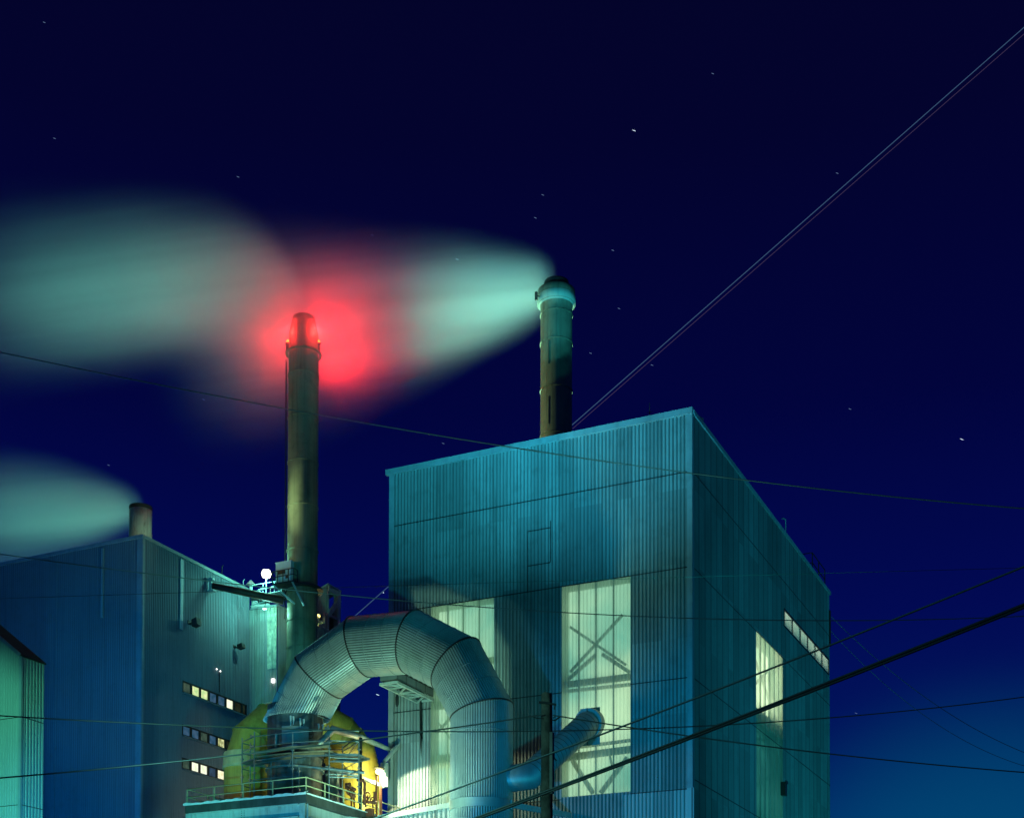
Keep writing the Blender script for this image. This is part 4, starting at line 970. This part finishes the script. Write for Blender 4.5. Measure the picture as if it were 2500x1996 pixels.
# ================================================================== platform process pipes and valves (right side)
def tubething(name, pts, r, mat, lab, cat='pipe', n=10):
    g = MB(); g.tube(pts, r, n); return tag(part(name, g, M[mat], loc=pts[0]), lab, cat)
yP = PYy + 6
tubething('lagged_pipe', [at_d(777, 1818, 109.5), at_d(783, 1811, 109.5), at_d(813, 1779, 110), Vector(at_d(836, 1786, 110.4)) + Vector((0, 0, .0)), at_d(884, 1800, 112), at_d(950, 1828, 115.5)], [.08, .22, .26, .26, .24, .17], 'lag', 'pale lagged pipe bent over like a knee in front of the yellow duct', n=14)
tubething('vent_pipe', [at_d(969, 1821, 114.6), at_d(967, 1826, 114.4), at_d(938, 1858, 113.6)], .16, 'lag', 'short pale slanting pipe leaving the boiler house wall above the orange lamp')
tubething('vent_pipe', [at_d(938, 1862, 113.6), at_d(938, 1920, 113.6)], .34, 'lag', 'fat vertical white pipe just right of the orange lamp', n=14)
tubething('standpipe', [at_d(880.5, 1800, 110.5), at_d(880, 1990, 110.5)], .13, 'dark', 'tall dark vertical pipe standing in front of the yellow duct')
tubething('process_pipe', [at_d(873, 1895, 110), at_d(874, 1903, 110), at_d(879, 1905, 110), at_d(887, 1903, 110), at_d(890, 1910, 110), at_d(890, 1962, 110)], .11, 'redpipe', 'rust red pipe with a tight bend at the foot of the tall dark pipe')
tubething('header_pipe', [at_d(793, 1872, 111), at_d(872, 1893, 112), at_d(936, 1919, 113.4)], .16, 'lag', 'long pale header pipe sloping towards the orange lamp')
tubething('standpipe', [at_d(919, 1890, 111.5), at_d(919, 1992, 111.5)], .07, 'redpipe', 'left of the two thin rust red pipes below the orange lamp')
tubething('standpipe', [at_d(930, 1895, 112), at_d(932, 1985, 112)], .05, 'redpipe', 'right of the two thin rust red pipes below the orange lamp')
tubething('cable_stay', [at_d(886, 1778, 113), at_d(868, 1800, 112.4), at_d(832, 1829, 111), at_d(800, 1830, 110)], .05, 'dark', 'thin dark cable slanting across the yellow duct', 'cable')
t = thing('valve_group', at_d(855, 1960, 109.5), 'cluster of dark red valves on thin pipes, left of the tall dark pipe', 'valve')
for k, (px, pyt, pyb) in enumerate(((857, 1920, 1985), (864, 1924, 1975), (850, 1914, 1940))):
    a, b = at_d(px, pyt, 109.5), at_d(px + 1, pyb, 109.5); g = MB(); g.tube([a, b], .07, 8)
    g.lathe(a.x, a.y, [(.05, a.z - .2), (.2, a.z - .12), (.2, a.z + .0), (.05, a.z + .08)], 10)
    g.lathe(a.x, a.y, [(.07, a.z - .75), (.15, a.z - .65), (.15, a.z - .45), (.07, a.z - .35)], 10); part('valve', g, M['redpipe'], t)
g = MB(); g.tube([at_d(849, 1928, 109.5), at_d(868, 1938, 109.5)], .1, 8); g.tube([at_d(836, 1952, 109.5), at_d(866, 1948, 109.5)], .045, 6); g.box(*[c for a in zip(at_d(849, 1918, 109.5) - Vector((.2, .1, .2)), at_d(849, 1918, 109.5) + Vector((.25, .1, .25))) for c in a]); part('manifold', g, M['redpipe'], t)
t = thing('valve_group', at_d(900, 1960, 110.5), 'red valve wheels and actuator directly below the orange lamp', 'valve')
for px, py in ((893, 1950), (898, 1940), (910, 1952)):
    a = at_d(px, py, 110.5); g = MB(); pts = [a + Vector((.22 * math.cos(q), .0, .22 * math.sin(q))) for q in [k * math.pi / 6 for k in range(13)]]
    g.tube(pts, .05, 6, caps=False); g.tube([a, a - Vector((0, 0, .6))], .07, 6); part('hand_wheel', g, M['redpipe'], t)
g = MB(); g.tube([at_d(885, 1955, 110.6), at_d(918, 1958, 110.6)], .12, 8); a = at_d(903, 1982, 110.6); g.box(a.x - .3, a.x + .3, a.y - .2, a.y + .2, a.z - .3, a.z + .3); g.tube([at_d(914, 1932, 110.6), at_d(915, 1962, 110.6)], .1, 8); part('manifold', g, M['redpipe'], t)
# orange lamp with a flat hood
lo = at_d(926, 1882, 112.2)
t = thing('orange_lamp', lo, 'dazzling orange lamp on a pole against the foot of the yellow duct', 'light')
g = MB(); g.lathe(lo.x, lo.y, [(.08, lo.z - .26), (.26, lo.z - .16), (.31, lo.z), (.26, lo.z + .12), (.08, lo.z + .18)], 16); part('bulb', g, glow('lamp_orange', (1, .84, .42), 6), t)
g = MB(); g.lathe(lo.x, lo.y, [(.45, lo.z + .20), (.42, lo.z + .27), (.1, lo.z + .36)], 20); part('hood', g, M['dark'], t)
g = MB(); g.tube([(lo.x, lo.y + .1, PZ), (lo.x, lo.y + .1, lo.z - .22)], .05, 6); part('post', g, M['redpipe'], t)
lamp('orange_lamp_light', 'SPOT', lo + Vector((.3, -.5, -.15)), 3600, (.90, 1.0, .60), .12, lo + Vector((1.2, 1.0, -3)), 146, .10)
lamp('orange_lamp_glow', 'POINT', lo + Vector((0, -.45, -.05)), 300, (1.0, .88, .34), .15)
lamp('orange_lamp_back', 'SPOT', lo + Vector((-.1, .35, .05)), 9000, (1.0, .90, .40), .15, (yr.x - .6, yr.y, PZ + 2.5), 78, .9)

# ================================================================== truss gantry under the arch
gA, gB = at_x(968, 1661, at_y(1058, 1692, -.1).x), at_y(1058, 1692, -.1)
gx = gB.x; gy0 = at_x(968, 1661, gx).y; gz = gA.z; gw = at_y(968, 1661, gy0).x - at_y(928, 1663, gy0).x
tg = thing('truss_gantry', (gx, 0, gz), 'pale steel truss gantry sticking out of the boiler house wall under the arched duct', 'gantry')
zl = gz - .1; zu = gz + .75
g = MB()
for x in (gx - gw, gx): g.beam((x, gy0, zl), (x, -.1, zl), .16, .2)
for y in (gy0, -.2): g.beam((gx - gw, y, zl), (gx, y, zl), .14, .18)
n = 4
for k in range(n):
    y0 = gy0 + (-.1 - gy0) * k / n; y1 = gy0 + (-.1 - gy0) * (k + 1) / n
    g.beam((gx if k % 2 else gx - gw, y0, zl), (gx - gw if k % 2 else gx, y1, zl), .12); g.beam((gx - gw, y1, zl), (gx, y1, zl), .10)
part('lower_chord', g, M['steel'], tg)
g = MB(); g.box(gx - gw, gx - gw + .05, gy0, -.1, zl + .25, zu); g.box(gx - .05, gx, gy0, -.1, zl + .25, zu); g.box(gx - gw + .05, gx - .05, gy0, gy0 + .05, zl + .25, zu); part('side_panel', g, M['side'], tg)
g = MB(); 
for k in range(7): 
    y = gy0 + .5 + k * (-.1 - gy0 - .5) / 7; g.box(gx + .002, gx + .03, y, y + .45, zu + .05, zu + .75)
g.box(gx - gw, gx, gy0 + .2, -.1, zu, zu + .05); part('openings', g, M['dark'], tg)
g = MB(); g.box(gx - gw + .1, gx - .02, gy0 + .8, -.1, zu + .05, zu + .8); part('housing', g, M['galv2'], tg)
q = at_y(1027, 1712, -.25); g = MB(); g.tube([(q.x, -.25, zl - .1), (q.x, -.25, q.z), (q.x, -.12, q.z - 3)], .1, 8); part('drain_pipe', g, M['dark'], tg)
# wall bell and stain
q = at_y(971, 1710, -.1); g = MB(); g.lathe(q.x, -.2, [(.05, q.z - .5), (.14, q.z - .3), (.14, q.z + .3), (.05, q.z + .45)], 10); tag(part('wall_horn', g, M['trimd'], loc=(q.x, 0, q.z)), 'small dark oval fitting on the boiler house wall, left below the truss gantry', 'fitting')

# ================================================================== small duct into the wall
e1 = at_y(1441, 1766, -.3); e0 = at_y(1235, 1893, DY)
sd = thing('branch_duct', e0, 'shiny banded round duct slanting up into the boiler house wall behind the wooden pole', 'duct')
ps = [Vector((J[5].x + DR * .5, DY + .4, e0.z - .2)), Vector((e0.x + 1.6, DY + .7, e0.z)), e1 + Vector((0, -.4, -.05)), e1 + Vector((0, .35, .05))]
g = MB(); g.tube([ps[0], ps[1], ps[2]], .98, 40); part('duct_body', g, M['galv2'], sd)
d_ = (ps[2] - ps[1]); 
for k in range(17):
    c = ps[1] + d_ * ((k + .3) / 17); dn = d_.normalized(); g = MB(); g.tube([c - dn * .02, c + dn * .02], 1.0, 40, caps=False); part('band', g, M['dark'], sd)
g = MB(); g.tube([e1 + Vector((0, -.5, -.05)), e1 + Vector((0, .2, .08))], 1.12, 32); part('wall_collar', g, M['front'], sd)
g = MB(); g.beam(e1 + Vector((-3.3, -.3, -2.4)), e1 + Vector((-.3, -.3, -1.0)), .12); g.beam(e1 + Vector((-3.3, .2, -2.6)), e1 + Vector((-3.3, -1.4, -2.0)), .35, .2); part('support_bracket', g, M['steel'], sd)

# struts from the collar to the wall, low sheeted screen on the left
k0 = Vector((J[5].x + DR + .1, DY + .3, zr)); k1 = at_y(1392, 1989, -.15)
g = MB(); g.beam(k0, k1, .18, .42); g.box(k0.x - .05, k0.x + .12, k0.y - .25, k0.y + .1, k0.z - .35, k0.z + .35)
tag(part('duct_strut', g, M['steel'], loc=k0), 'pale steel strut from the duct collar down to the right behind the wooden pole', 'strut')
xq0, xq1 = at_y(940, 1996, -2.5), at_y(1098, 1968, -2.5)
sn = thing('sheeted_screen', (xq0.x, -2.5, 0), 'low corrugated screen with a pale sloping top rail left of the vertical duct', 'screen')
x_r = J[5].x - DR + .3; slq = (xq1.z - xq0.z) / (xq1.x - xq0.x)
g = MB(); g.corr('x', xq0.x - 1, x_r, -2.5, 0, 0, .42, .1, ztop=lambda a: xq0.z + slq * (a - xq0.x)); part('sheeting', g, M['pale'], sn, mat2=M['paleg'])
g = MB(); g.beam((xq0.x - 1, -2.6, xq0.z - slq + .1), (x_r, -2.6, xq0.z + slq * (x_r - xq0.x) + .1), .2, .4); part('top_rail', g, M['steel'], sn)

# ================================================================== wooden utility pole
pq = at_d(1335, 1690, 32); pz = pq.z
up = thing('utility_pole', (pq.x, pq.y, 0), 'weathered wooden utility pole in the foreground right of the big duct', 'pole')
g = MB(); n = 20; prof = []; v = []; rows_ = 26
for i in range(rows_ + 1):
    z = pz * i / rows_; 
    for j in range(n):
        th = 2 * math.pi * j / n; r = (.165 - .042 * z / pz) * (1 + .03 * math.sin(3 * th + z) + random.uniform(-.015, .015)); v.append((pq.x + r * math.cos(th), pq.y + r * math.sin(th), z - (.03 if i == rows_ and j % 5 else 0)))
g.add(v, [(i * n + j, i * n + (j + 1) % n, (i + 1) * n + (j + 1) % n, (i + 1) * n + j) for i in range(rows_) for j in range(n)], True); g.add(v[-n:], [tuple(range(n))]); part('trunk', g, M['wood'], up)
def pp(px, py, dx=0): return at_d(px, py, 31.85)
g = MB(); g.beam(pp(1316, 1713), pp(1358, 1719), .05, .04); g.beam(pp(1355, 1719), pp(1353, 1731), .02); part('step_bolt', g, M['dark'], up)
g = MB(); g.box(*[c for a in zip(pp(1347, 1818) - Vector((.02, .08, 1.1)) , pp(1347, 1818) + Vector((.05, .02, .28))) for c in a]); g.tube([pp(1346, 1820), pp(1353, 1838), pp(1353, 1850), pp(1359, 1856)], .015, 5); part('conduit_strip', g, M['dark'], up)
g = MB(); g.tube([pp(1347, 1757), pp(1356, 1757), pp(1368, 1748)], .018, 5); g.tube([pp(1293, 1746), pp(1310, 1752), pp(1322, 1753)], .012, 5); g.tube([pp(1350, 1752), pp(1358, 1746)], .012, 5); part('wire_clamp', g, M['dark'], up)

# ================================================================== overhead wires
def fitpoly(pts, deg):
    import numpy as np
    x = np.array([p[0] for p in pts], float); y = np.array([p[1] for p in pts], float)
    return np.poly1d(np.polyfit(x / 1000, y, deg))
def wire(name, pts, d0, d1, r, mat, lab, cat='cable', deg=3, grp=None, x0=None, x1=None, n=60):
    pf_ = fitpoly(pts, deg); xa_ = pts[0][0] if x0 is None else x0; xb_ = pts[-1][0] if x1 is None else x1; P = []
    for k in range(n + 1):
        x = xa_ + (xb_ - xa_) * k / n; P.append(at_d(x, float(pf_(x / 1000)), d0 + (d1 - d0) * k / n))
    g = MB(); g.tube(P, r, 6); return tag(part(name, g, M[mat], loc=P[0]), lab, cat, grp)
wire('overhead_wire', [(0, 859), (317, 925), (426, 947), (705, 1000), (900, 1034), (1262, 1092), (1700, 1155), (1826, 1173), (2100, 1206), (2500, 1240)], 38, 30, .014, 'wirel', 'highest overhead wire, crossing the near smokestack and the upper boiler house wall', x0=-200, x1=2700)
wire('overhead_wire', [(0, 1351), (149, 1373), (349, 1398), (539, 1421), (702, 1439.5), (900, 1458), (1100, 1475), (1400, 1495), (1700, 1509), (2000, 1515), (2500, 1503)], 36, 40, .013, 'wirel', 'overhead wire crossing the bright catwalk and the tops of the glowing panels', x0=-200, x1=2700)
wire('overhead_wire', [(0, 1460), (250, 1452), (488, 1446), (900, 1431), (1271, 1420), (1700, 1407), (2100, 1396), (2500, 1386)], 60, 60, .010, 'wire', 'very faint thin overhead wire, almost level, across the middle of both big buildings', x0=-200, x1=2700, deg=2)
wire('overhead_wire', [(0, 1746), (107, 1752), (344, 1764.5), (500, 1773), (800, 1781), (1032, 1784), (1300, 1784), (1529, 1778.5), (1750, 1769), (2026, 1752), (2200, 1736), (2500, 1700)], 30, 38, .015, 'wire', 'dark almost level overhead wire passing behind the wooden pole and across the vessel', x0=-200, x1=2700)
wire('overhead_wire', [(0, 1898), (337, 1867), (500, 1850), (650, 1835), (845, 1810), (1032, 1785.5), (1249, 1756), (1293, 1747), (1322, 1745)], 30, 31.8, .017, 'wire', 'dark service wire from the lower left edge up to the wooden pole', x0=-200, deg=2)
wire('overhead_wire', [(1349, 1745), (1365, 1747.6), (1500, 1769), (1682, 1795), (2030, 1840), (2200, 1858), (2500, 1884)], 31.8, 34, .015, 'wire', 'dark service wire running from the wooden pole down to the right edge', x1=2700, deg=2)
wire('overhead_cable', [(918, 1996), (1097, 1930.7), (1248, 1874), (1459, 1794.7), (1700, 1704.7), (2023, 1575), (2200, 1504), (2500, 1383)], 26, 20, .016, 'wirel', 'pale single cable rising from the bottom centre to the right edge above the thick cable', x0=780, x1=2750)
for k, (dy, r, mt, lb_) in enumerate(((-2.5, .021, 'wire', 'upper strand of the thick dark cable pair rising to the right edge'), (3.2, .018, 'wire', 'lower strand of the thick dark cable pair rising to the right edge'))):
    wire('overhead_cable', [(x, y + dy * (.8 + .5 * (x - 1160) / 1340)) for x, y in ((1162, 1996), (1300, 1948), (1482, 1875), (1700, 1793), (2023, 1667), (2200, 1599), (2500, 1478))], 24, 17, r, mt, lb_, x0=1000, x1=2750, grp='thick dark cable pair')
wire('overhead_cable', [(x, y + .3) for x, y in ((1162, 1996), (1300, 1948), (1482, 1875), (1700, 1793), (2023, 1667), (2200, 1599), (2500, 1478))], 24.1, 17.1, .012, 'wirel', 'thin bright strand lashed between the two thick dark cables', x0=1000, x1=2750, grp='thick dark cable pair')
wire('guy_wire', [(2030, 1505), (2130, 1600), (2260, 1700), (2380, 1780), (2500, 1835)], 60, 50, .012, 'wire', 'upper of two faint drooping wires right of the boiler house', x1=2700, deg=2)
wire('guy_wire', [(2028, 1540), (2130, 1640), (2240, 1735), (2380, 1820), (2500, 1868)], 60, 50, .010, 'wire', 'lower of two faint drooping wires right of the boiler house', x1=2700, deg=2)

# ================================================================== aircraft trail and stars, far off
def skyline(name, a, b, dist, r, mat, lab, cat, grp=None):
    g = MB(); g.tube([at_d(a[0], a[1], dist), at_d(b[0], b[1], dist)], r, 5); o = part(name, g, mat, loc=at_d(a[0], a[1], dist)); return tag(o, lab, cat, grp)
tr1 = glow('trail_light', (.12, .26, .52), .34); tr2 = glow('trail_light_mauve', (.20, .13, .32), .26); tr3 = glow('trail_light_dim', (.14, .12, .30), .35)
skyline('sky_trail', (780, 1579), (2620, -38), 1500, .42, tr1, 'brighter pale blue straight line climbing the sky from behind the far smokestack', 'trail', 'pair of light lines across the sky')
skyline('sky_trail', (1398, 1046), (2620, -21), 1500, .30, tr2, 'dimmer mauve straight line just below the pale blue one', 'trail', 'pair of light lines across the sky')
stg = glow('star_glow', (.35, .55, 1.0), .4); stb = glow('star_bright', (.7, .85, 1.0), 1.3)
stars = [(108, 55), (43, 647), (362, 545), (497, 975), (265, 1135), (909, 574), (1116, 633, 1), (1307, 532), (1325, 476), (1548, 319, 1), (2044, 423), (1511, 753), (1442, 862), (1592, 891), (1082, 1082), (2348, 1072, 1), (922, 1695, 1), (1496, 611), (2075, 998), (2090, 1740), (133, 338), (581, 432), (1740, 180)]
slab = {1116: 'bright star inside the upper edge of the greenish steam', 1548: 'bright star high in the sky right of the far smokestack', 2348: 'bright star in the right part of the sky level with the boiler house roof', 922: 'bright star in the gap under the arched duct'}
SL = {(108, 55): 'faint star in the extreme top left corner', (43, 647): 'faint star at the left edge inside the near steam plume', (362, 545): 'faint star shining through the top of the near steam plume',
      (497, 975): 'faint star left of the near smokestack just below the steam', (265, 1135): 'faint star above the short rusty smokestack', (909, 574): 'faint star above the middle of the far steam plume',
      (1307, 532): 'lower of two close faint stars above the far smokestack', (1325, 476): 'upper of two close faint stars above the far smokestack', (2044, 423): 'faint star just below the sky lines at upper right',
      (1511, 753): 'faint star right of the far smokestack collar', (1442, 862): 'faint star right of the middle of the far smokestack', (1592, 891): 'faint star just right of the sky lines above the boiler house roof',
      (1082, 1082): 'faint star just above the left roof edge of the boiler house', (1496, 611): 'faint star up and right of the far smokestack cap', (2075, 998): 'faint star in the dark sky right of the boiler house peak',
      (2090, 1740): 'faint star low beside the boiler house between the dark wires', (133, 338): 'faint star in the upper left sky near the left edge', (581, 432): 'faint star in open sky above the near steam plume', (1740, 180): 'lonely faint star at the top, right of centre'}
for s_ in stars:
    br = len(s_) > 2; w_ = 4.5 if br else 3.2
    g = MB(); c = at_d(s_[0], s_[1], 1200); e_ = at_d(s_[0] + w_ * .94, s_[1] + w_ * .34, 1200); c0 = at_d(s_[0] - w_ * .94, s_[1] - w_ * .34, 1200)
    g.tube([c0, c, e_], [.1, .27 if br else .19, .1], 5)
    tag(part('star', g, stb if br else stg, loc=c), slab.get(s_[0]) or SL[s_[:2]], 'star', 'stars in the night sky')
q = at_d(936, 1446, 1200); g = MB(); g.lathe(q.x, q.y, [(.1, q.z - .45), (.45, q.z), (.1, q.z + .45)], 8); tag(part('star', g, stb, loc=q), 'round star close to the left edge of the boiler house', 'star', 'stars in the night sky')

# ================================================================== steam plumes
def plume(name, origin, wdir, table, Lm, dens, dtab, label, col=(.9, .95, .92), up0=0.0):
    """table: image x -> (row of the axis, half height); sampled along the wind into curves of plume length"""
    o = Vector(origin); wdir = wdir.normalized(); n = 20; zs = []; rs = []
    tb = sorted(table)
    def interp(x):
        if x <= tb[0][0]: return tb[0][1:]
        for a, b in zip(tb, tb[1:]):
            if x <= b[0]:
                t = (x - a[0]) / (b[0] - a[0]); return (a[1] + (b[1] - a[1]) * t, a[2] + (b[2] - a[2]) * t)
        return tb[-1][1:]
    for k in range(n + 1):
        P = o + wdir * (Lm * k / n); x, y = proj(P); yc, h = interp(x)
        dist = (P - CAM).dot(FH); zc_ = at_d(x, yc, dist).z - o.z; zh = at_d(x, yc - h, dist).z - o.z
        zs.append(zc_); rs.append((zh - zc_) * 1.45)
    zmin, zmax = min(zs) - .01, max(zs) + .01; rmax = max(rs)
    m_, t = newmat(name + '_vapour'); tcn = t.nodes.new('ShaderNodeTexCoord'); sx = t.nodes.new('ShaderNodeSeparateXYZ'); L(t, tcn.outputs['Object'], sx.inputs[0])
    u = math_(t, 'MULTIPLY', sx.outputs[0], 1.0 / Lm, clamp=True)
    def curve(vals):
        c = t.nodes.new('ShaderNodeFloatCurve'); cm = c.mapping; cv = cm.curves[0]
        for k, v_ in enumerate(vals):
            x_ = k / (len(vals) - 1) if not isinstance(v_, tuple) else v_[0]; y_ = v_ if not isinstance(v_, tuple) else v_[1]
            if k == 0: cv.points[0].location = (x_, y_)
            elif k == len(vals) - 1: cv.points[-1].location = (x_, y_)
            else: cv.points.new(x_, y_)
        cm.update(); L(t, u, c.inputs['Value']); return c.outputs[0]
    zc_s = math_(t, 'ADD', math_(t, 'MULTIPLY', curve([(z - zmin) / (zmax - zmin) for z in zs]), zmax - zmin), zmin)
    rr = math_(t, 'MULTIPLY', curve([r / rmax for r in rs]), rmax)
    dz = math_(t, 'SUBTRACT', sx.outputs[2], zc_s)
    # wisps: the edge wavers a little
    nz = noise(t, tcn.outputs['Object'], .12, 2, .5, (.5, 1, 1.6)); rrn = math_(t, 'MULTIPLY', rr, math_(t, 'ADD', math_(t, 'MULTIPLY', nz, .14), .93))
    rho2 = math_(t, 'DIVIDE', math_(t, 'ADD', math_(t, 'POWER', sx.outputs[1], 2), math_(t, 'MULTIPLY', dz, dz)), math_(t, 'MULTIPLY', rrn, rrn))
    gg = math_(t, 'SUBTRACT', 1.0, rho2, clamp=True)
    prof = math_(t, 'ADD', math_(t, 'MULTIPLY', math_(t, 'POWER', gg, 2), .22), math_(t, 'MULTIPLY', math_(t, 'POWER', gg, 5), 1.0))
    r0 = rs[1]
    sn_ = noise(t, tcn.outputs['Object'], .42, 4, .6, (.05, 1, 1)); prof = math_(t, 'MULTIPLY', prof, math_(t, 'MAXIMUM', math_(t, 'ADD', math_(t, 'MULTIPLY', sn_, 3.4), -.7), .12))
    D = math_(t, 'MULTIPLY', math_(t, 'MULTIPLY', prof, curve(dtab)), dens)
    pv = t.nodes.new('ShaderNodeVolumePrincipled'); pv.inputs['Color'].default_value = col + (1,); pv.inputs['Anisotropy'].default_value = 0.0
    pv.inputs['Density Attribute'].default_value = ''
    L(t, D, pv.inputs['Density']); om = t.nodes.new('ShaderNodeOutputMaterial'); L(t, pv.outputs[0], om.inputs['Volume'])
    # closed envelope following the same outline
    g = MB(); nn = 28; v = []
    for k in range(n + 1):
        r = max(rs[k] * 1.16, .3); x = Lm * k / n
        for j in range(nn):
            th = 2 * math.pi * j / nn; v.append((x, r * math.cos(th), zs[k] + r * math.sin(th)))
    f = [(i * nn + j, (i + 1) * nn + j, (i + 1) * nn + (j + 1) % nn, i * nn + (j + 1) % nn) for i in range(n) for j in range(nn)]
    f += [tuple(range(nn)), tuple(reversed(range(n * nn, n * nn + nn)))]
    me = bpy.data.meshes.new(name); me.from_pydata(v, [], f); me.materials.append(m_); me.update()
    bm = bmesh.new(); bm.from_mesh(me); bmesh.ops.recalc_face_normals(bm, faces=bm.faces); bm.to_mesh(me); bm.free()
    ob = bpy.data.objects.new(name, me); C.objects.link(ob); ob.location = o; ob.rotation_euler = (0, 0, math.atan2(wdir.y, wdir.x))
    return tag(ob, label, 'steam', 'steam plumes')
wind = _rt * -.97 + _fw * .22
z2t = Z2(671)
plume('steam_plume', (s2x, s2y, z2t), wind, [(1380, 668, 22), (1362, 672, 36), (1330, 696, 64), (1250, 712, 88), (1100, 738, 124), (900, 780, 168), (742, 810, 200), (600, 835, 215), (450, 850, 220), (300, 850, 220)], 44, .38,
      [(0, 0), (.02, .5), (.06, 1.0), (.25, .62), (.5, .36), (.66, .18), (.78, .04), (1, 0)], 'greenish steam plume blowing left from the far smokestack, turning red in the middle')
plume('steam_plume', (s1x, s1y, Z1(757)), wind, [(760, 735, 30), (742, 725, 42), (700, 690, 85), (640, 672, 115), (550, 668, 138), (400, 680, 158), (250, 692, 168), (100, 704, 178), (0, 712, 184), (-300, 745, 215), (-700, 780, 220)], 52, .17,
      [(0, 0), (.02, .6), (.08, .9), (.22, .9), (.40, .60), (.58, .32), (.80, .14), (1, 0)], 'wide grey green steam plume spreading to the left edge from the near smokestack')
plume('steam_plume', (s3x, s3y, Z3(1228)), wind, [(365, 1222, 12), (346, 1226, 26), (320, 1236, 46), (250, 1240, 72), (150, 1246, 98), (50, 1254, 120), (-50, 1260, 135), (-300, 1275, 160), (-600, 1290, 180)], 30, .34,
      [(0, 0), (.03, .6), (.1, 1.0), (.4, .6), (.7, .32), (1, 0)], 'low pale steam plume at the left edge blowing from the short rusty smokestack')
S.cycles.volume_step_rate = 1.5
